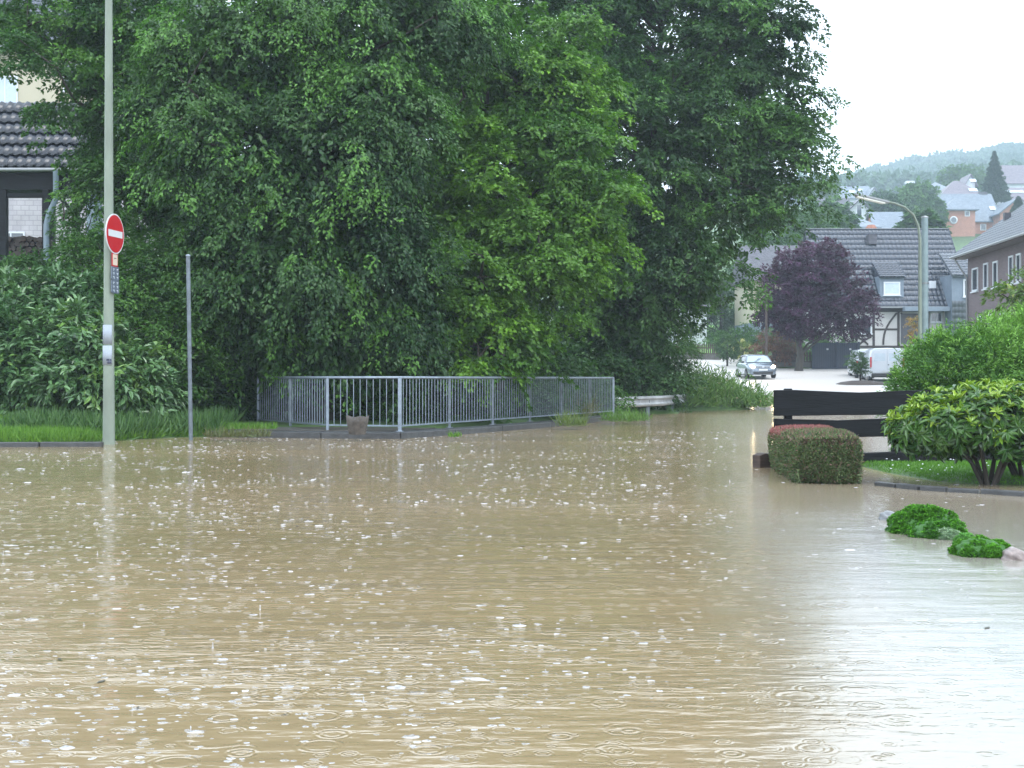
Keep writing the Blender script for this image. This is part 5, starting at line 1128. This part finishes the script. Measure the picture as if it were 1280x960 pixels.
# ------------------------------------------------------------------ brick building right
ang = math.atan2(-25, -1.5)
root = thing('brick_building', 'two storey purple brown brick building with pale roof at the right edge', 'building', (25.9, 75, .9), ang)
zb = lambda z: z-.9
bl = 27.0; evz = zb(8.1)
MB().box(0, bl, 0, 9, -1, evz-.05).build('wall', M['brick'], root)
roof_plane((-.55,-.75,evz-.05), (1,0,0), (0,.81,.587), bl+1.2, 6.6, tw=.30, th=.40, amp=.05, lift=.05, sub=4).build('roof', M['tile_light'], root)
roof_plane((bl+.65,9.75,evz-.05), (-1,0,0), (0,-.81,.587), bl+1.2, 6.6, tw=.3, th=.8, sub=2).build('rear_roof', M['tile_light'], root)
MB().box(-.5, bl+.6, -.72, -.01, evz-.22, evz-.14).build('soffit', M['soffit'], root)
mb = MB(); mb.tube([(-.55,-.84,evz-.12),(bl+.6,-.84,evz-.12)], .075, 8); mb.build('gutter', M['gutter'], root)
mb = MB(); mb.prism([(-.6,evz-.2),(-.6,evz+.0),(4.6,evz+3.55),(9.6,evz+0),(9.6,evz-.2),(4.6,evz+3.3)], -.60, -.52, 'x'); mb.build('verge_board', M['soffit'], root)
MB().prism([(0,evz-.1),(4.5,evz+3.2),(9,evz-.1)], -.0, .15, 'x').build('gable', M['brick'], root)
mb = MB(); mb.tube([(.12,-.8,evz-.2),(.12,-.45,evz-.75),(.12,-.09,evz-1.3),(.12,-.09,-1)], .055, 8); mb.build('downpipe', M['gutter'], root)
for Yw, w1, zt_, zb_ in ((73.5,1.1,7.25,5.95),(71.5,.8,7.35,5.95),(69.8,.8,7.3,5.9),(67.2,.7,7.35,5.9),(66.0,.7,7.35,5.9),(64.6,.8,7.4,5.3),(61.6,.7,7.3,5.9),(60.2,.7,7.3,5.9),(57.8,.7,7.3,5.9)):
    window(root, 75-Yw, zb(zb_), w1, zt_-zb_, -.01, t=.09, pane='glass')
for Yw in (72.6,70.8,68.6,67.4,65.0,62.0): window(root, 75-Yw, zb(3.2), .7, 1.35, -.01, t=.09)
MB().box(1.0, 1.3, -.45+2.1, -.1+2.1, evz+1.55, evz+2.25).build('roof_vent', M['roof_dark'], root)
for k in range(6): 
    p_ = 5+k*1.5; MB().box(p_, p_+1.3, 2.2, 2.23, evz+2.12, evz+2.3).build('snow_guard', M['roof_dark'], root)

# ------------------------------------------------------------------ hillside
def hh(name, label, pxl, pxr, py_eave, py_ridge, Y, wall, roof, kind='gable', py_base=None, depth=8, wins=(), skyl=(), chim=None, rot=0, cat='house'):
    """house on the hill measured in the photo: ridge parallel to the picture, or gable facing it ('front')"""
    a = P(pxl, py_eave, Y); b_ = P(pxr, py_eave, Y); w_ = b_.x-a.x; gz_ = zt(a.x+w_/2, Y+2); base = min(gz_-1, (P(0, py_base, Y).z if py_base else gz_)-1)
    root = thing(name, label, cat, (a.x, Y, base), math.radians(rot)); ez_ = a.z-base; rz2 = EYE-(py_ridge-HZ)/F*(Y+depth/2)-base
    MB().box(0, w_, 0, depth, 0, ez_).build('wall', M[wall], root)
    if kind == 'gable':
        sl_ = (rz2-ez_)/(depth/2); f = lambda y: ez_+sl_*y if y <= depth/2 else ez_+sl_*(depth-y)
        MB().prism([(-.5,ez_-.5*sl_),(depth/2,rz2),(depth+.5,ez_-.5*sl_),(depth+.5,ez_-.5*sl_+.22),(depth/2,rz2+.28),(-.5,ez_-.5*sl_+.22)], -.4, w_+.4, 'x').build('roof', M[roof], root)
        MB().prism([(.0,ez_-.02),(depth/2,rz2-.05),(depth,ez_-.02)], .02, w_-.02, 'x').build('gable_wall', M[wall], root)
    elif kind == 'front':
        rz2 = EYE-(py_ridge-HZ)/F*Y-base; sl_ = (rz2-ez_)/(w_/2); e_ = .5
        MB().prism([(-e_,ez_-e_*sl_),(w_/2,rz2),(w_+e_,ez_-e_*sl_),(w_+e_,ez_-e_*sl_+.25),(w_/2,rz2+.32),(-e_,ez_-e_*sl_+.25)], -.6, depth+.4, 'y').build('roof', M[roof], root)
        MB().prism([(0,ez_-.02),(w_/2,rz2-.04),(w_,ez_-.02)], .01, depth-.01, 'y').build('gable_wall', M[wall], root)
    else:
        m_ = min(depth/2, w_/2)*.95; e_ = .6
        vs = [(-e_,-e_,ez_-.1),(w_+e_,-e_,ez_-.1),(w_+e_,depth+e_,ez_-.1),(-e_,depth+e_,ez_-.1),(m_,depth/2,rz2),(w_-m_,depth/2,rz2)]
        vs += [(x, y, z-.25) for x, y, z in vs[:4]]
        MB().add(vs, [(0,1,5,4),(1,2,5),(2,3,4,5),(3,0,4),(6,7,1,0),(7,8,2,1),(8,9,3,2),(9,6,0,3),(9,8,7,6)]).build('roof', M[roof], root)
    for px, py, w1, h1 in wins:
        q = P(px, py, Y); window(root, q.x-a.x, q.z-base-h1/2, w1, h1, -.02, t=.14, sill=False, pane='glass')
    for px, py, w1 in skyl:
        t_ = (py_eave-py)/(py_eave-py_ridge); y_ = depth/2*t_; q = P(px, py, Y+y_); sl_ = math.atan2(rz2-ez_, depth/2)
        mb = MB(); mb.box(-w1/2, w1/2, -.6, .6, .0, .22); c_, s2_ = math.cos(sl_), math.sin(sl_)
        mb.v = [(q.x-a.x+x, y_-.05+y*c_-z*s2_, ez_+(rz2-ez_)*t_+y*s2_+z*c_+.12) for x, y, z in mb.v]; mb.build('skylight', M['skylight'], root)
    if chim:
        q = P(chim[0], chim[1], Y+depth/2); MB().box(q.x-a.x-chim[2]/2, q.x-a.x+chim[2]/2, depth/2-.2, depth/2+.8, ez_, q.z-base).build('chimney', M['roof_dark'], root)
    return root
hh('hill_house', 'orange brick house with slate blue roof, its main block right of the spruce foot', 1180, 1250, 275, 244, 266, 'orange_brick', 'slate', 'gable', 300, 12, wins=((1229,284,1.2,1.3),), skyl=((1240,262,1.2),), chim=(1229,240,1.6))
hh('hill_house', 'projecting orange brick wing with hipped slate roof and round window', 1183, 1219, 261, 247, 262, 'orange_brick', 'slate', 'hip', 300, 6, wins=((1209,267,1.0,1.1),))
c = P(1192,275,261.9); rr = thing('round_window', 'round white rimmed window in the orange brick wing', 'window', (c.x, c.y, c.z)); mb = MB(); mb.lathe([(.55,0),(.78,0),(.78,.1),(.55,.1)], n=20); mb.v = [(x, z-.1, y) for x, y, z in mb.v]; mb.build('rim', M['white'], rr); mb = MB(); mb.lathe([(.001,0),(.55,0)], n=20); mb.v = [(x, -.05, y) for x, y, z in mb.v]; mb.build('pane', M['glass'], rr)
hh('hill_house', 'left orange brick house part with lower slate roof and skylight', 1160, 1185, 278, 252, 268, 'orange_brick', 'slate', 'gable', 292, 10, skyl=((1176,266,1.6),))
hh('hill_house', 'orange gabled house between the brick block and the building at the right edge', 1250, 1290, 266, 250, 262, 'orange_brick', 'slate', 'front', 296, 10)
hh('hill_house', 'white gabled house with dark roof and a balcony at the left of the hill', 1054, 1095, 270, 250, 240, 'whitewall', 'roof_dark', 'front', 285, 9, wins=((1074,264,1.1,2.6),))
hh('hill_house', 'wide dark roofed house left of the white gable', 1030, 1066, 270, 249, 250, 'whitewall', 'roof_dark', 'gable', 290, 9)
hh('hill_house', 'low house with hipped slate roof below the white gable', 1056, 1096, 283, 270, 205, 'bluebase', 'slate', 'hip', 300, 8)
hh('hill_house', 'slate roofed house with a pink gable right of the low hipped roof', 1096, 1134, 286, 267, 212, 'orange_brick', 'slate', 'gable', 300, 8)
hh('hill_house', 'small hazy house with white gable and skylights high on the left', 1056, 1090, 247, 234, 330, 'whitewall', 'slate', 'gable', 256, 9, skyl=((1065,241,1.5),(1075,239,1.2)), chim=(1062,232,1.4))
hh('hill_house', 'white gable end joined to the small hazy house high on the left', 1085, 1100, 246, 235, 326, 'whitewall', 'slate', 'front', 256, 9)
hh('hill_house', 'grey roofed house above the light green tree', 1160, 1194, 240, 228, 330, 'whitewall', 'slate', 'hip', 252, 10)
hh('hill_house', 'large purplish roofed house left of the spruce', 1172, 1240, 250, 226, 300, 'whitewall', 'roof_purple', 'hip', 262, 12, skyl=((1216,239,2.0),(1216,227,1.4)))
hh('hill_house', 'small white gable above the purplish roof', 1207, 1219, 229, 219, 312, 'whitewall', 'roof_purple', 'front', 240, 6)
hh('hill_house', 'purple roofed house high up right of the spruce', 1256, 1300, 228, 208, 340, 'whitewall', 'roof_purple', 'gable', 242, 10)
hh('hill_house', 'long low house with a row of skylights right of the spruce', 1254, 1300, 250, 236, 300, 'whitewall', 'roof_purple', 'gable', 262, 9, skyl=((1261,241,1.5),(1268,241,1.5),(1275,241,1.5)))
hh('hill_house', 'small cream house behind the curved street lamp arm', 1122, 1140, 257, 247, 300, 'cream', 'roof_dark', 'gable', 266, 8)
q = P(1137,236,320); root = thing('chimney_stack', 'square dark chimney stack with white cap above the light green tree', 'chimney', (q.x, q.y, q.z-5)); MB().box(-.7,.7,-.7,.7,0,6.2).build('stack', M['roof_dark'], root); MB().box(-.95,.95,-.95,.95,6.25,6.8).build('cap', M['white'], root)
# spruce
def spruce(name, label, px, pyb, pyt, wpx, Y, seed, group=None):
    rg = np.random.default_rng(seed); b_ = P(px, pyb, Y); t_ = P(px, pyt, Y); h = t_.z-b_.z; R = wpx/2*Y/F; gz_ = zt(b_.x, Y); root = thing(name, label, 'tree', (b_.x, Y, min(gz_, b_.z)), 0, group)
    n = 900; z = rg.random(n)**1.3; a = rg.random(n)*6.283; lay = .75+.25*np.sin(z*60); r0 = R*(1-z)**.85*lay
    pos = np.stack([b_.x+np.cos(a)*r0*.35, Y+np.sin(a)*r0*.35, b_.z+z*h], 1); out = np.stack([np.cos(a), np.sin(a), .15+0*a], 1); per = 26
    tt = rg.random((n, per)); L_ = (r0*.75+.08)[:, None]
    p = pos[:, None]+out[:, None]*(tt*L_)[..., None]+rg.standard_normal((n, per, 3))*(.04+.13*(1-z))[:, None, None]; p[..., 2] -= (tt**1.5)*L_*.35
    d = out[:, None]+.5*rg.standard_normal(p.shape); d[..., 2] -= .5; f = rg.random((n, per, 1)); col = np.array((.014,.038,.022))*(1-f)+np.array((.035,.075,.035))*f
    r = lambda x: x.reshape(-1, *x.shape[2:]); ln = np.repeat(.25+.6*(1-z), per); leaves_obj('crown', r(p), r(d), rg.standard_normal((n*per, 3)), ln, ln*.35, r(col), M['matleaf'], root)
    MB().tube([(b_.x, Y, min(gz_, b_.z)-.5),(b_.x, Y, b_.z+h*.97)], [.3,.04], 7).build('trunk', M['bark'], root, world=True)
spruce('spruce_tree', 'tall dark pointed spruce standing above the hillside houses', 1243, 248, 189, 32, 280, 400)
spruce('spruce_tree', 'small dark conifer in front of the orange gable at the right', 1273, 274, 246, 18, 230, 401)
HT = [(1148,250,22,22,258,((.06,.13,.04),(.10,.20,.06)),'light green round tree right of the lamp arm on the hillside'),(1160,262,14,12,255,MD,'smaller green tree at the foot of the light green round tree'),
      (1204,220,28,12,360,((.06,.14,.04),(.10,.19,.05)),'light green trees at the forest edge above the purplish roof'),(1030,272,34,18,190,MD,'green tree at the left below the wide dark roofed house'),(1010,292,26,14,180,MD,'mid green tree on the slope just above the purple tree'),
      (1110,262,16,12,230,DK,'dark small tree between the white gable and the lamp arm'),(1150,285,14,18,150,DK,'dark green tree right behind the roof ridge of the half timbered house'),(1040,240,14,10,340,MD,'bushy tree left of the small hazy house'),(1104,250,14,9,310,DK,'hazy dark trees behind the white gable')]
for i, (px, py, rx, ry, Y, cl, lab) in enumerate(HT):
    s = Y/F; x = (px-640)*s; tree('hillside_tree', lab, 'tree', (x, Y, zt(x, Y)-.3), [lobe(px,py,Y,rx,ry),lobe(px-rx*.5,py+ry*.35,Y,rx*.55,ry*.65),lobe(px+rx*.5,py+ry*.3,Y,rx*.6,ry*.65)], n=260, per=24, sl=1.5, leaf=(.75,.42), cols=cl, trunk_r=.22, seed=420+i, shell=.4, gap=.05, limbs=8, twigs=6, mat_='matleaf', group='trees among the hillside houses')
# forest on the ridge: one far-off wood
rg = np.random.default_rng(500); P_, D_, N_, LN, WD_, CO = [], [], [], [], [], []
for i in range(2300):
    Y = rg.uniform(540, 1030); px = rg.uniform(930, 1330) if rg.random() < .9 else rg.uniform(600, 930); x = (px-640)/F*Y; z = zt(x, Y)
    # keep the skyline where the photo has it
    sky_py = np.interp(px, [900,1030,1100,1180,1230,1280,1340], [250,212,196,184,180,170,160]); zlim = EYE-(sky_py-HZ)/F*Y
    h = rg.uniform(14, 22); zt_ = min(z+h, zlim+rg.uniform(-2.5, 2.5)); 
    if zt_ < z+2: continue
    r_ = rg.uniform(6, 10); k = 70; u = unit(rg.standard_normal((k, 3))); u[:, 2] = np.abs(u[:, 2])*1.0; c = np.array([x, Y, zt_-r_*1.1])
    P_.append(c+u*np.array([r_, r_, r_*1.1])*rg.uniform(.75, 1.02, (k, 1))); D_.append(u+.9*rg.standard_normal((k, 3))); N_.append(u+.5*rg.standard_normal((k, 3)))
    LN.append(rg.uniform(2, 4, k)); WD_.append(rg.uniform(1.6, 2.8, k)); f = rg.random(); base = np.array((.025,.06,.03))*(1-f)+np.array((.055,.11,.04))*f; CO.append(base*rg.uniform(.9, 1.1, (k, 1)))
o = leaves_obj('forest', *[np.concatenate(a) for a in (P_, D_, N_, LN, WD_, CO)], M['matleaf']); tag(o, 'hazy blue wood covering the ridge behind the houses', 'forest', kind='stuff')
